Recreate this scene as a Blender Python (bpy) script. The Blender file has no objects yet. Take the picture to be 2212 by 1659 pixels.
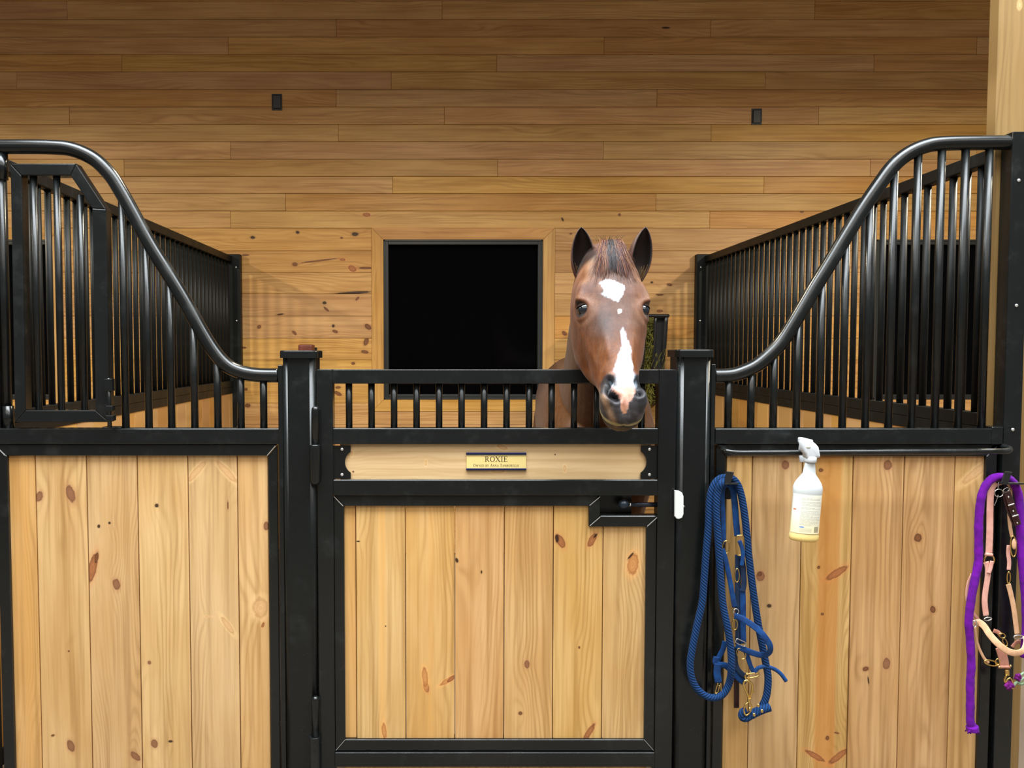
import bpy, bmesh, math, random
import numpy as np
from mathutils import Vector, Matrix
random.seed(7); rng = np.random.default_rng(7)
C = bpy.context.scene.collection
R = math.radians
# ------------------------------------------------------------ camera, light, exposure
CAMZ = 1.45; F = 1662.0; PX, PY = 976.0, 829.5; TILT = R(2.46)
cam = bpy.data.cameras.new('camera'); co = bpy.data.objects.new('camera', cam); C.objects.link(co)
co.location = (0, 0, CAMZ); co.rotation_euler = (R(90) - TILT, 0, 0)
cam.sensor_fit = 'HORIZONTAL'; cam.sensor_width = 36; cam.lens = 36 * F / 2212
cam.shift_x = (1106 - PX) / 2212; cam.clip_start = 0.05
S = bpy.context.scene; S.camera = co
S.view_settings.view_transform = 'Standard'; S.view_settings.look = 'None'
S.view_settings.exposure = -0.06; S.view_settings.gamma = 1.0; S.view_settings.use_curve_mapping = False
w = bpy.data.worlds.new('world'); S.world = w; w.use_nodes = True
w.node_tree.nodes['Background'].inputs[0].default_value = (1.0, 0.95, 0.88, 1)
w.node_tree.nodes['Background'].inputs[1].default_value = 0.22

def area(name, loc, sx, sy, power, col, shape='RECTANGLE', rot=(0, 0, 0), spread=180):
    l = bpy.data.lights.new(name, 'AREA'); l.shape = shape; l.size = sx
    if shape == 'RECTANGLE': l.size_y = sy
    l.energy = power; l.color = col; l.spread = R(spread)
    o = bpy.data.objects.new(name, l); C.objects.link(o); o.location = loc; o.rotation_euler = rot
    return o
WARM = (1.0, 0.88, 0.66); COOL = (0.88, 0.95, 1.0); NEUT = (1.0, 0.97, 0.92)
for lx, ly, pw in ((-3.8, 2.9, 140), (-0.35, 3.3, 42), (3.15, 3.1, 118)):           # one lamp over each stall
    area('stall_lamp', (lx, ly, 3.25), 0.20, 0, pw, WARM, 'DISK')
area('aisle_light_strip', (0.3, 1.45, 4.35), 5.6, 1.7, 410, COOL, spread=130)   # long strip light over the aisle
area('aisle_fill_panel', (0.5, -1.9, 4.6), 9.0, 4.0, 340, NEUT)  # broad dim fill added behind the camera, not a real fixture

# ------------------------------------------------------------ helpers
ct, st_ = math.cos(TILT), math.sin(TILT)
def A(px, py, Y):
    """point of the photograph measured at px,py on the plane Y metres away"""
    xc = (px - PX) / F; yc = -(py - PY) / F
    dy = ct + yc * st_; dz = -st_ + yc * ct
    return Vector((xc * Y / dy, Y, CAMZ + dz * Y / dy))
def AX(px, py, Y): return A(px, py, Y).x
def AZ(py, Y): return A(PX, py, Y).z

def wloc(o):
    v = Vector((0, 0, 0))
    while o: v += o.location; o = o.parent
    return v
def obj(name, bm, mat, parent=None, smooth=False, label=None, kind=None, origin=None):
    me = bpy.data.meshes.new(name)
    if isinstance(bm, bpy.types.Mesh): me = bm
    else:
        bm.normal_update(); bm.to_mesh(me); bm.free()
    o = bpy.data.objects.new(name, me); C.objects.link(o)
    off = wloc(parent) if parent else Vector((0, 0, 0))
    if parent: o.parent = parent
    if origin is not None:
        o.location = Vector(origin) - off; off = Vector(origin)
    if off.length > 0: me.transform(Matrix.Translation(-off))
    if mat:
        for m in (mat if isinstance(mat, (list, tuple)) else [mat]): me.materials.append(m)
    if smooth:
        me.shade_smooth() if hasattr(me, 'shade_smooth') else [setattr(p, 'use_smooth', True) for p in me.polygons]
    if label: o['label'] = label
    if kind: o['kind'] = kind
    return o
def thing(name, label, cat, loc, group=None, kind=None):
    o = bpy.data.objects.new(name, None); C.objects.link(o); o.location = loc
    o.empty_display_size = .1
    if label: o['label'] = label
    if cat: o['category'] = cat
    if group: o['group'] = group
    if kind: o['kind'] = kind
    return o
def tag(o, label, cat, group=None, kind=None):
    o['label'] = label; o['category'] = cat
    if group: o['group'] = group
    if kind: o['kind'] = kind
    return o
def box(bm, x0, x1, y0, y1, z0, z1, bev=0.0, seg=2):
    r = bmesh.ops.create_cube(bm, size=1.0)
    vs = r['verts']
    for v in vs:
        v.co = Vector((x0 + (v.co.x + .5) * (x1 - x0), y0 + (v.co.y + .5) * (y1 - y0), z0 + (v.co.z + .5) * (z1 - z0)))
    if bev > 0:
        es = list({e for v in vs for e in v.link_edges})
        bmesh.ops.bevel(bm, geom=es, offset=bev, segments=seg, affect='EDGES', profile=.5)
    return bm
def nb(): return bmesh.new()
def bx(*a, **k): return box(nb(), *a, **k)
def prism(bm, pts, y0, y1, bev=0.0, seg=2):
    """polygon of (x,z) points extruded from y0 (front) to y1"""
    f = [bm.verts.new((p[0], y0, p[1])) for p in pts]; b = [bm.verts.new((p[0], y1, p[1])) for p in pts]
    n = len(pts); es = []
    fa = bm.faces.new(f); fb = bm.faces.new(b[::-1]); fs = [fa, fb]
    for i in range(n): fs.append(bm.faces.new((f[i], b[i], b[(i + 1) % n], f[(i + 1) % n])))
    bmesh.ops.recalc_face_normals(bm, faces=fs)
    if bev > 0:
        es = list({e for q in (fa, fb) for e in q.edges})
        bmesh.ops.bevel(bm, geom=es, offset=bev, segments=seg, affect='EDGES', profile=.5)
    return bm
def catmull(P, n=8, closed=False):
    P = [np.array(p, float) for p in P]; out = []
    N = len(P); rngi = range(N if closed else N - 1)
    for i in rngi:
        if closed: p0, p1, p2, p3 = P[i - 1], P[i], P[(i + 1) % N], P[(i + 2) % N]
        else: p0, p1, p2, p3 = P[max(i - 1, 0)], P[i], P[i + 1], P[min(i + 2, N - 1)]
        for k in range(n):
            t = k / n
            out.append(.5 * ((2 * p1) + (p2 - p0) * t + (2 * p0 - 5 * p1 + 4 * p2 - p3) * t * t + (3 * p1 - p0 - 3 * p2 + p3) * t ** 3))
    if not closed: out.append(P[-1])
    return out
def sweep(bm, path, rx, ry=None, nseg=12, closed=False, square=False, ref=(0, 1, 0), twist=None):
    """sweep an ellipse (rx in the picture plane, ry in depth) or a rectangle along path, with uv = (length, around)"""
    path = [Vector(p) for p in path]; n = len(path)
    uvl = bm.loops.layers.uv.verify()
    rings = []; L = 0; Ls = []
    for i, p in enumerate(path):
        if closed: t = path[(i + 1) % n] - path[i - 1]
        else: t = path[min(i + 1, n - 1)] - path[max(i - 1, 0)]
        if t.length < 1e-9: t = Vector((0, 0, 1))
        t.normalize()
        if i: L += (path[i] - path[i - 1]).length
        Ls.append(L)
        r = Vector(ref); s = t.cross(r)
        if s.length < .05: s = t.cross(Vector((0.3, 0, 1)))
        s.normalize()
        if i and s.dot(prev) < 0 and not twist: s = -s
        prev = s
        d = t.cross(s).normalized()
        if twist:
            a = twist[i] if hasattr(twist, '__len__') else twist
            s, d = s * math.cos(a) + d * math.sin(a), d * math.cos(a) - s * math.sin(a)
        a = rx[i] if hasattr(rx, '__len__') else rx
        b = (ry[i] if hasattr(ry, '__len__') else ry) if ry is not None else a
        ring = []
        if square:
            cs = [(-1, -1), (1, -1), (1, 1), (-1, 1)]
            for cx, cy in cs: ring.append(bm.verts.new(p + s * a * cx + d * b * cy))
        else:
            for k in range(nseg):
                th = 2 * math.pi * k / nseg
                ring.append(bm.verts.new(p + s * a * math.cos(th) + d * b * math.sin(th)))
        rings.append(ring)
    m = len(rings[0]); fs = []
    for i in range(n if closed else n - 1):
        j = (i + 1) % n
        for k in range(m):
            k2 = (k + 1) % m
            f = bm.faces.new((rings[i][k], rings[i][k2], rings[j][k2], rings[j][k])); fs.append(f)
            us = (Ls[i], Ls[i], Ls[j] if j else Ls[i] + .01, Ls[j] if j else Ls[i] + .01); vs = (k / m, (k + 1) / m, (k + 1) / m, k / m)
            for lp, u, v in zip(f.loops, us, vs): lp[uvl].uv = (u, v)
            f.smooth = not square
    if not closed:
        fs.append(bm.faces.new(rings[0][::-1])); fs.append(bm.faces.new(rings[-1]))
    bmesh.ops.recalc_face_normals(bm, faces=fs)
    return bm
def lathe(bm, prof, c, nseg=24, sx=1, sy=1, M=None):
    """prof: (r,z) list; closed at both ends"""
    rings = []
    for r, z in prof:
        rings.append([bm.verts.new(Vector((c[0] + r * sx * math.cos(2 * math.pi * k / nseg), c[1] + r * sy * math.sin(2 * math.pi * k / nseg), c[2] + z))) for k in range(nseg)])
    fs = []
    for a, b in zip(rings, rings[1:]):
        for k in range(nseg): 
            f = bm.faces.new((a[k], a[(k + 1) % nseg], b[(k + 1) % nseg], b[k])); f.smooth = True; fs.append(f)
    fs.append(bm.faces.new(rings[0][::-1])); fs.append(bm.faces.new(rings[-1]))
    bmesh.ops.recalc_face_normals(bm, faces=fs)
    if M is not None:
        for ring in rings:
            for v in ring: v.co = M @ v.co
    return bm
def ball(bm, c, r, sc=(1, 1, 1), seg=16):
    q = bmesh.ops.create_uvsphere(bm, u_segments=seg, v_segments=max(6, seg // 2), radius=r)
    for v in q['verts']: v.co = Vector((v.co.x * sc[0], v.co.y * sc[1], v.co.z * sc[2])) + Vector(c)
    for v in q['verts']:
        for f in v.link_faces: f.smooth = True
    return bm
def vcyl(bm, x, y, z0, z1, r, n=14):
    return lathe(bm, [(r, z0), (r, z1)], (x, y, 0), n)

# ------------------------------------------------------------ materials
class NT:
    def __init__(s, name):
        s.m = bpy.data.materials.new(name); s.m.use_nodes = True; s.t = s.m.node_tree
        s.b = s.t.nodes['Principled BSDF']
    def n(s, typ, **k):
        nd = s.t.nodes.new(typ)
        for a, v in k.items(): setattr(nd, a, v)
        return nd
    def l(s, a, b): s.t.links.new(a, b)
    def setin(s, sock, v):
        if isinstance(v, bpy.types.NodeSocket): s.l(v, sock)
        elif v is not None: sock.default_value = v
    def math(s, op, a, b=None, c=None, clamp=False):
        nd = s.n('ShaderNodeMath', operation=op); nd.use_clamp = clamp
        for i, v in enumerate((a, b, c)):
            if v is not None: s.setin(nd.inputs[i], v)
        return nd.outputs[0]
    def vmath(s, op, a, b=None):
        nd = s.n('ShaderNodeVectorMath', operation=op)
        s.setin(nd.inputs[0], a)
        if b is not None: s.setin(nd.inputs[1], b)
        return nd.outputs['Value'] if op in ('LENGTH', 'DOT_PRODUCT') else nd.outputs[0]
    def noise(s, vec, scale, detail=2, rough=.5):
        nd = s.n('ShaderNodeTexNoise'); nd.inputs['Scale'].default_value = scale
        nd.inputs['Detail'].default_value = detail; nd.inputs['Roughness'].default_value = rough
        s.l(vec, nd.inputs['Vector']); return nd.outputs['Fac']
    def mix(s, f, a, b):
        nd = s.n('ShaderNodeMix', data_type='RGBA'); s.setin(nd.inputs[0], f)
        s.setin(nd.inputs[6], a); s.setin(nd.inputs[7], b); return nd.outputs[2]
    def rng(s, v, a, b, c=0, d=1, interp='SMOOTHSTEP'):
        nd = s.n('ShaderNodeMapRange', interpolation_type=interp); s.l(v, nd.inputs[0])
        for i, q in enumerate((a, b, c, d)): nd.inputs[i + 1].default_value = q
        return nd.outputs[0]
    def bump(s, h, strength=.3, dist=.002):
        nd = s.n('ShaderNodeBump'); nd.inputs['Strength'].default_value = strength; nd.inputs['Distance'].default_value = dist
        s.l(h, nd.inputs['Height']); s.l(nd.outputs[0], s.b.inputs['Normal'])
def srgb(r, g, b):
    f = lambda c: (c / 255 / 12.92) if c / 255 <= .04045 else ((c / 255 + .055) / 1.055) ** 2.4
    return (f(r), f(g), f(b), 1)

KN = {'b': ((146, 98, 68), (110, 68, 44)), 'd': ((124, 76, 44), (58, 28, 14)), 'r': ((170, 106, 62), (112, 62, 32)),
      'p': ((218, 172, 122), (176, 124, 76)), 'k': ((52, 28, 16), (24, 12, 8)), 'o': ((206, 146, 84), (164, 98, 50))}
def wood(name, light, mid, dark, axis='Z', knots=(), root=(0, 0, 0), stripes=(), tint=.10, Yk=2.46, rough=.5, spec=.35, ringf=70, amp=.055, hue=.5):
    """knots: (px, py, half width px, half length px, angle deg, kind) measured on plane Yk"""
    N = NT(name); tc = N.n('ShaderNodeTexCoord'); oi = N.n('ShaderNodeObjectInfo')
    sep = N.n('ShaderNodeSeparateXYZ'); N.l(tc.outputs['Object'], sep.inputs[0])
    x, z = (sep.outputs[0], sep.outputs[2]) if axis == 'Z' else (sep.outputs[2], sep.outputs[0])
    rnd = oi.outputs['Random']
    off = N.math('MULTIPLY', rnd, 43.0)
    def vec(sx, sz):
        c = N.n('ShaderNodeCombineXYZ'); N.l(N.math('MULTIPLY', x, sx), c.inputs[0]); N.l(off, c.inputs[1])
        N.l(N.math('MULTIPLY', z, sz), c.inputs[2]); return c.outputs[0]
    big = N.noise(vec(7, 1.0), 1.0, 2, .45)
    wob = N.noise(vec(10, 9), 1.0, 2, .5)
    field = N.math('ADD', N.math('ADD', x, N.math('MULTIPLY', big, amp * 4)), N.math('MULTIPLY', wob, .006))
    rs = []
    for (kx, ky, a, b, ang, kind) in knots:
        if axis == 'Z': ang = -ang
        p = A(kx, ky, Yk) - Vector(root)
        mp = N.n('ShaderNodeMapping', vector_type='TEXTURE')
        mp.inputs['Location'].default_value = (p.x, 0, p.z)
        mp.inputs['Rotation'].default_value = (0, R(ang), 0)
        mpx = Yk / F
        mp.inputs['Scale'].default_value = (a * mpx, 1e4, b * mpx)
        N.l(tc.outputs['Object'], mp.inputs[0])
        # an irregular outline
        wv = N.math('MULTIPLY', N.math('SUBTRACT', N.noise(tc.outputs['Object'], 90, 2), .5), .5)
        r = N.math('ADD', N.vmath('LENGTH', mp.outputs[0]), wv)
        rs.append((r, kind, a, b))
        mp2 = N.n('ShaderNodeMapping', vector_type='TEXTURE')
        mp2.inputs['Location'].default_value = (p.x, 0, p.z); mp2.inputs['Rotation'].default_value = (0, R(ang * .4), 0)
        mp2.inputs['Scale'].default_value = ((a + 9) * 1.5 * mpx, 1e4, (b + 14) * 1.7 * mpx) if axis == 'Z' else ((a + 12) * 1.7 * mpx, 1e4, (b + 8) * 1.4 * mpx)
        N.l(tc.outputs['Object'], mp2.inputs[0]); r2 = N.vmath('LENGTH', mp2.outputs[0])
        g = N.math('POWER', 2.718, N.math('MULTIPLY', N.math('MULTIPLY', r2, r2), -1.0))
        field = N.math('ADD', field, N.math('MULTIPLY', g, .0022 * (min(a, b) + 4) * (1 if len(rs) % 2 else -1)))
    ring = N.math('MULTIPLY', N.math('ADD', N.math('SINE', N.math('MULTIPLY', field, ringf * 6.283)), 1), .5)
    ring = N.math('POWER', ring, 2.2)
    fine = N.noise(vec(330, 3.5), 1.0, 2, .6)
    mid_n = N.noise(vec(55, 1.6), 1.0, 2, .5)
    mott = N.noise(vec(9, 2.2), 1.0, 3, .5)
    zone = N.rng(N.noise(vec(14, .9), 1.0, 1, .5), .38, .68, .12, 1.0)
    col = N.mix(N.rng(mott, .3, .7), light, mid)
    col = N.mix(N.rng(mid_n, .42, .75, 0, .55), col, dark)
    col = N.mix(N.math('MULTIPLY', N.math('MULTIPLY', ring, zone), hue), col, dark)
    col = N.mix(N.rng(fine, .5, .85, 0, .28), col, dark)
    for (sxp, hw, c1, st) in stripes:
        cx = AX(sxp, 1300, Yk) - root[0]; hwm = hw * Yk / F
        dd = N.math('ABSOLUTE', N.math('ADD', N.math('SUBTRACT', x, cx), N.math('MULTIPLY', N.math('SUBTRACT', big, .5), .03)))
        m = N.rng(dd, hwm * .75, hwm * 1.15, st, 0)
        col = N.mix(m, col, srgb(*c1))
    # per board tone
    hs = N.n('ShaderNodeHueSaturation'); N.l(col, hs.inputs['Color'])
    N.l(N.rng(rnd, 0, 1, 1 - tint, 1 + tint * .8, 'LINEAR'), hs.inputs['Value'])
    N.l(N.rng(N.math('FRACT', N.math('MULTIPLY', rnd, 7.3)), 0, 1, .93, 1.07, 'LINEAR'), hs.inputs['Saturation'])
    N.l(N.rng(N.math('FRACT', N.math('MULTIPLY', rnd, 13.7)), 0, 1, .493, .504, 'LINEAR'), hs.inputs['Hue'])
    col = hs.outputs[0]
    for r, kind, a, b in rs:
        c0, c1 = KN[kind]
        rim = N.rng(r, .45, 1.05)
        kc = N.mix(rim, srgb(*c0), srgb(*c1))
        ringk = N.math('MULTIPLY', N.math('ADD', N.math('SINE', N.math('MULTIPLY', r, 16)), 1), .18)
        kc = N.mix(ringk, kc, srgb(*c1))
        halo = N.rng(r, 1.0, 1.9, .32, 0)
        col = N.mix(halo, col, srgb(*[min(255, int(q * 1.25)) for q in c0]))
        m = N.rng(r, .82, 1.14, .62 if kind == 'p' else .92, 0)
        col = N.mix(m, col, kc)
    N.l(col, N.b.inputs['Base Color'])
    N.b.inputs['Roughness'].default_value = rough
    N.b.inputs['Specular IOR Level'].default_value = spec
    h = N.math('ADD', N.math('MULTIPLY', ring, -.35), N.math('MULTIPLY', fine, -.7))
    N.bump(h, .25, .0006)
    return N.m

def plain(name, c, rough=.5, metal=0, spec=.5, coat=0, bumpn=0, bumps=400, var=0, sheen=0):
    N = NT(name); b = N.b
    tc = N.n('ShaderNodeTexCoord')
    base = c if len(c) == 4 else (*c, 1)
    if var:
        n = N.noise(tc.outputs['Object'], 14, 4, .6)
        N.l(N.mix(N.rng(n, .3, .7), base, tuple(q * (1 - var) for q in base[:3]) + (1,)), b.inputs['Base Color'])
    else: b.inputs['Base Color'].default_value = base
    b.inputs['Roughness'].default_value = rough; b.inputs['Metallic'].default_value = metal
    b.inputs['Specular IOR Level'].default_value = spec; b.inputs['Coat Weight'].default_value = coat
    b.inputs['Sheen Weight'].default_value = sheen
    if bumpn: N.bump(N.noise(tc.outputs['Object'], bumps, 2), bumpn, .001)
    return N.m
def steel_mat(name='black_painted_steel', spec=.48, r0=.20, r1=.38):
    N = NT(name); tc = N.n('ShaderNodeTexCoord'); o = tc.outputs['Object']
    dust = N.noise(o, 9, 5, .62)
    d = N.rng(dust, .52, .78, 0, .55)
    col = N.mix(d, (.0065, .0078, .0076, 1), (.024, .027, .026, 1))
    vor = N.n('ShaderNodeTexVoronoi'); vor.inputs['Scale'].default_value = 95; N.l(o, vor.inputs['Vector'])
    sp = N.rng(vor.outputs['Distance'], .03, .075, 1, 0)
    sel = N.math('GREATER_THAN', N.noise(o, 30, 1), .60)
    low = N.rng(N.math('MULTIPLY', wgeo(N), 1.0), .3, 1.1, 1, .12)
    sp = N.math('MULTIPLY', N.math('MULTIPLY', sp, sel), low)
    col = N.mix(N.math('MULTIPLY', sp, .5), col, (.35, .33, .28, 1))
    N.l(col, N.b.inputs['Base Color'])
    N.l(N.rng(dust, .4, .8, r0, r1), N.b.inputs['Roughness'])
    N.b.inputs['Specular IOR Level'].default_value = spec
    N.bump(N.noise(o, 420, 2), .12, .0006)
    return N.m
def wgeo(N):
    g = N.n('ShaderNodeNewGeometry'); s = N.n('ShaderNodeSeparateXYZ'); N.l(g.outputs['Position'], s.inputs[0]); return s.outputs[2]

L1, M1, D1 = (.73, .470, .205, 1), (.63, .370, .135, 1), (.36, .185, .052, 1)     # front planks
L2, M2, D2 = (.60, .350, .118, 1), (.50, .270, .078, 1), (.30, .138, .032, 1)     # wall, trim and partition boards, darker and more orange
L3, M3, D3 = (.64, .405, .18, 1), (.52, .305, .115, 1), (.27, .135, .038, 1)     # right hand panel
STEEL = steel_mat()
MATT = steel_mat('dusty_black_steel', .22, .42, .6)
BARS = steel_mat('black_bar_steel', .36, .26, .42)
GLINT = plain('mitre_glint_metal', (.55, .55, .52), .35, .6)  # edge highlights of the channel mitres, put in as bright strips
BOLT = plain('zinc_bolt', (.75, .75, .73), .3, .8)
BRASS = plain('brass', (.72, .50, .16), .28, 1)
SILVER = plain('nickel', (.72, .72, .70), .25, 1)
BLACKP = plain('black_plastic', (.012, .012, .012), .4)
FRONTW = wood('pine_front', L1, M1, D1)
TRIMW_V = wood('pine_trim_upright', L2, M2, D2, 'Z', tint=.04, hue=.3)
TRIMW_H = wood('pine_trim_level', L2, M2, D2, 'X', tint=.04, hue=.3)
BACKW = wood('pine_wall_board', L2, M2, D2, 'X', tint=.09, hue=.45, ringf=45)
PARTW = wood('pine_partition', L2, M2, D2, 'Z', tint=.08)

# ------------------------------------------------------------ setting
Y0 = 2.444; YW = 5.43
fl = obj('floor', bx(-6, 6, -4, YW + .3, -.06, 0), wood('floor_dirt', (.16, .13, .10, 1), (.12, .10, .08, 1), (.07, .06, .05, 1), 'X', hue=.1), kind='structure')
ce = obj('ceiling', bx(-6, 6, -4, YW + .3, 4.75, 4.85), wood('ceiling_board', M2, D2, D2, 'X'), kind='structure')

wall = thing('wall_back', None, None, (0, YW, 0), kind='structure')
obj('sheathing', bx(-6, 6, YW + .10, YW + .16, 0, 4.75), plain('dark_sheathing', (.05, .03, .015), .9), wall)
up = [-188, -150, -112, -74, -36, 2, 42, 80, 118, 155, 193, 231, 269, 306, 344, 381.5, 418.5, 456, 493]
lowr = [493, 542, 588.5, 635, 683, 731, 777.5, 824, 871, 917, 963, 1010, 1056, 1102, 1149, 1195, AZ]
joints = {5: [145, 955, 1760], 6: [-84, 726, 1535], 7: [493, 1305, 2110], 8: [263, 1073, 1888], 9: [36, 845, 1653], 10: [726, 1419, 2230],
          11: [150, 960, 1768], 12: [731, 1536], 13: [498, 1303, 2110], 14: [268, 1075, 1880], 15: [848, 1650, 40], 16: [617, 1417, -190], 17: [498, 1533, -300],
          4: [610, 1420], 3: [300, 1100, 1900], 2: [60, 900, 1700], 1: [500, 1300, 2100], 0: [200, 1000, 1800]}
XL, XR = -5.6, 5.6
backk = {17: [(792, 464, 8, 4, 0, 'r'), (1215, 474, 4, 2, 60, 'k'), (1338, 464, 3, 3, 0, 'd'), (1732, 457, 4, 3, 0, 'd')],
         18: [(546, 513, 5, 3, 0, 'k'), (643, 502, 4, 3, 20, 'k'), (767, 506, 7, 4, 0, 'k'), (738, 514, 3, 2, 0, 'd'), (1233, 505, 3, 2, 0, 'd')],
         19: [(637, 571, 6, 4, 0, 'd'), (690, 563, 40, 1.6, -7, 'd'), (740, 561, 6, 3, 0, 'r'), (761, 580, 9, 6, 30, 'r'), (790, 579, 14, 2.5, 0, 'd'), (530, 551, 8, 2, 0, 'd'), (1352, 575, 5, 3, 0, 'd')],
         20: [(760, 633, 40, 3, -4, 'k'), (1408, 610, 3, 2, 0, 'k'), (1446, 615, 6, 3, 10, 'd')],
         21: [(701, 654, 4, 3, 0, 'k'), (705, 668, 7, 2.5, 40, 'd'), (772, 645, 5, 2.5, -45, 'd'), (606, 679, 7, 1.5, -8, 'k'), (1425, 672, 7, 3, 0, 'd'), (1425, 636, 8, 3, 0, 'd')],
         22: [(560, 706, 5, 4, -30, 'd'), (636, 719, 6, 3, 40, 'd'), (720, 704, 3, 3, 0, 'k'), (724, 716, 6, 3, 20, 'd'), (795, 706, 8, 5, 40, 'd'), (1219, 720, 6, 4, 40, 'd'), (1420, 715, 9, 2, 0, 'd')],
         23: [(791, 738, 9, 5, -70, 'd'), (788, 760, 8, 3.5, 10, 'd'), (527, 751, 5, 2, 0, 'd')],
         24: [(763, 785, 4, 3, 0, 'd')], 25: [(730, 837, 6, 3, 0, 'd'), (730, 850, 9, 4, 25, 'd'), (531, 841, 4, 3, 0, 'd')],
         26: [(535, 876, 6, 4, 0, 'd'), (1112, 897, 4, 2, 0, 'd')], 10: [], 9: [], 6: [(1438, 60, 8, 2, 0, 'k')], 11: [(463, 271, 6, 1.5, 0, 'k')]}
PITCH = 3.455
wins = [(AX(803, 640, YW) + k * PITCH, AX(1198, 640, YW) + k * PITCH) for k in (-1, 0, 1)]
wz1, wz0 = AZ(492, YW), AZ(888.5, YW)
rows = [(up[i], up[i + 1], i) for i in range(len(up) - 1)]
ll = [q for q in lowr if not callable(q)]
rows += [(ll[i], ll[i + 1], 18 + i) for i in range(len(ll) - 1)]
for (ya, yb, idx) in rows:
    z1, z0 = AZ(ya, YW), AZ(yb, YW)
    if idx == rows[-1][2]: z0 = max(0.0, z0)
    if idx < 18: cuts = sorted([AX(p, (ya + yb) / 2, YW) for p in joints.get(idx, [400])])
    else: cuts = []
    e = [XL] + [c for c in cuts if XL < c < XR]
    if cuts:
        while e[1] - 2.64 > XL: e.insert(1, e[1] - 2.64)
        while e[-1] + 2.64 < XR: e.append(e[-1] + 2.64)
    e.append(XR); e = sorted(e)
    segs = list(zip(e, e[1:]))
    if idx >= 18 and z0 < wz1 - .01 and z1 > wz0 + .01:
        segs = []; x = XL
        for a, b in wins: segs.append((x, a)); x = b
        segs.append((x, XR))
        if z0 < wz0 - .01:      # narrow strips under the sill boards
            for a, b in wins: obj('board', bx(a + .0007, b - .0007, YW - .001, YW + .018, z0 + .0008, wz0 - .0008, .0012, seg=1), BACKW, wall)
    elif idx >= 18:
        segs = [(XL, -2.2), (-2.2, XR)] if idx % 2 else [(XL, 2.6), (2.6, XR)]
    ks = backk.get(idx)
    kb = wood('pine_board_knots', L2, M2, D2, 'X', ks, (0, YW, 0), tint=.09, Yk=YW, hue=.5, ringf=50) if ks else BACKW
    for a, b in segs:
        if b - a < .02: continue
        pr = random.uniform(0, .002)
        g = .0022 if idx < 18 else .0015
        hask = ks and any(a < AX(k[0], k[1], YW) < b for k in ks)
        obj('board', bx(a + .0007, b - .0007, YW - pr, YW + .018, z0 + g / 2, z1 - g / 2, bev=.0018, seg=1), kb if hask else BACKW, wall)
# windows: mitred trim boards, black frame, dark panes
GLASS = plain('night_glass', (.001, .001, .0015), .12, 0, .06)
WFR = plain('black_window_frame', (.010, .012, .012), .45)
for wi, (a, b) in enumerate(wins):
    wo = thing('window_%d' % (wi + 1), None, None, ((a + b) / 2, YW, wz0), kind='structure')
    wo['label'] = ['black window of the stall on the left', 'black square window in a mitred pine surround behind the gate', 'black window of the stall on the right'][wi]
    t = .083; k = (wz1, wz0)
    ia, ib, iz1, iz0 = a + t, b - t, wz1 - t, wz0 + t
    yf = YW - .006
    e_ = .0006
    obj('trim_board', prism(nb(), [(a, wz1), (b, wz1), (ib - e_, iz1), (ia + e_, iz1)], yf, YW + .02, .0015, 1), TRIMW_H, wo)
    obj('trim_board', prism(nb(), [(a, wz0), (b, wz0), (ib - e_, iz0), (ia + e_, iz0)], yf, YW + .02, .0015, 1), TRIMW_H, wo)
    obj('trim_board', prism(nb(), [(a, wz1 - e_), (a, wz0 + e_), (ia, iz0 + e_), (ia, iz1 - e_)], yf, YW + .02, .0015, 1), TRIMW_V, wo)
    obj('trim_board', prism(nb(), [(b, wz1 - e_), (b, wz0 + e_), (ib, iz0 + e_), (ib, iz1 - e_)], yf, YW + .02, .0015, 1), TRIMW_V, wo)
    fr = nb(); q = .035
    box(fr, ia, ia + q, YW + .0, YW + .09, iz0, iz1, .003); box(fr, ib - q, ib, YW, YW + .09, iz0, iz1, .003)
    box(fr, ia + q, ib - q, YW, YW + .09, iz1 - q, iz1, .003); box(fr, ia + q, ib - q, YW, YW + .09, iz0, iz0 + q, .003)
    s = .012
    box(fr, ia, ia + s, YW - .004, YW + .02, iz0, iz1, .002); box(fr, ib - s, ib, YW - .004, YW + .02, iz0, iz1, .002)
    box(fr, ia, ib, YW - .004, YW + .02, iz1 - s, iz1, .002); box(fr, ia, ib, YW - .004, YW + .02, iz0, iz0 + s, .002)
    obj('frame', fr, WFR, wo)
    obj('pane', bx(ia + q, ib - q, YW + .06, YW + .07, iz0 + q, iz1 - q), GLASS, wo)

# timber post at the right
kt = (0, 0, 0)
tx = AX(2132, 900, 2.495)
tb = obj('timber_post', bx(tx, tx + .14, 2.495, 2.54, 0, 4.75, .003), 
    wood('pine_post', (.31, .20, .080, 1), (.26, .16, .058, 1), (.17, .10, .034, 1), 'Z', [(2200, 12, 4, 8, 0, 'p')], Yk=2.5, ringf=40), None)
tag(tb, 'pale upright timber post at the right edge behind the black steel post', 'post')

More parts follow.
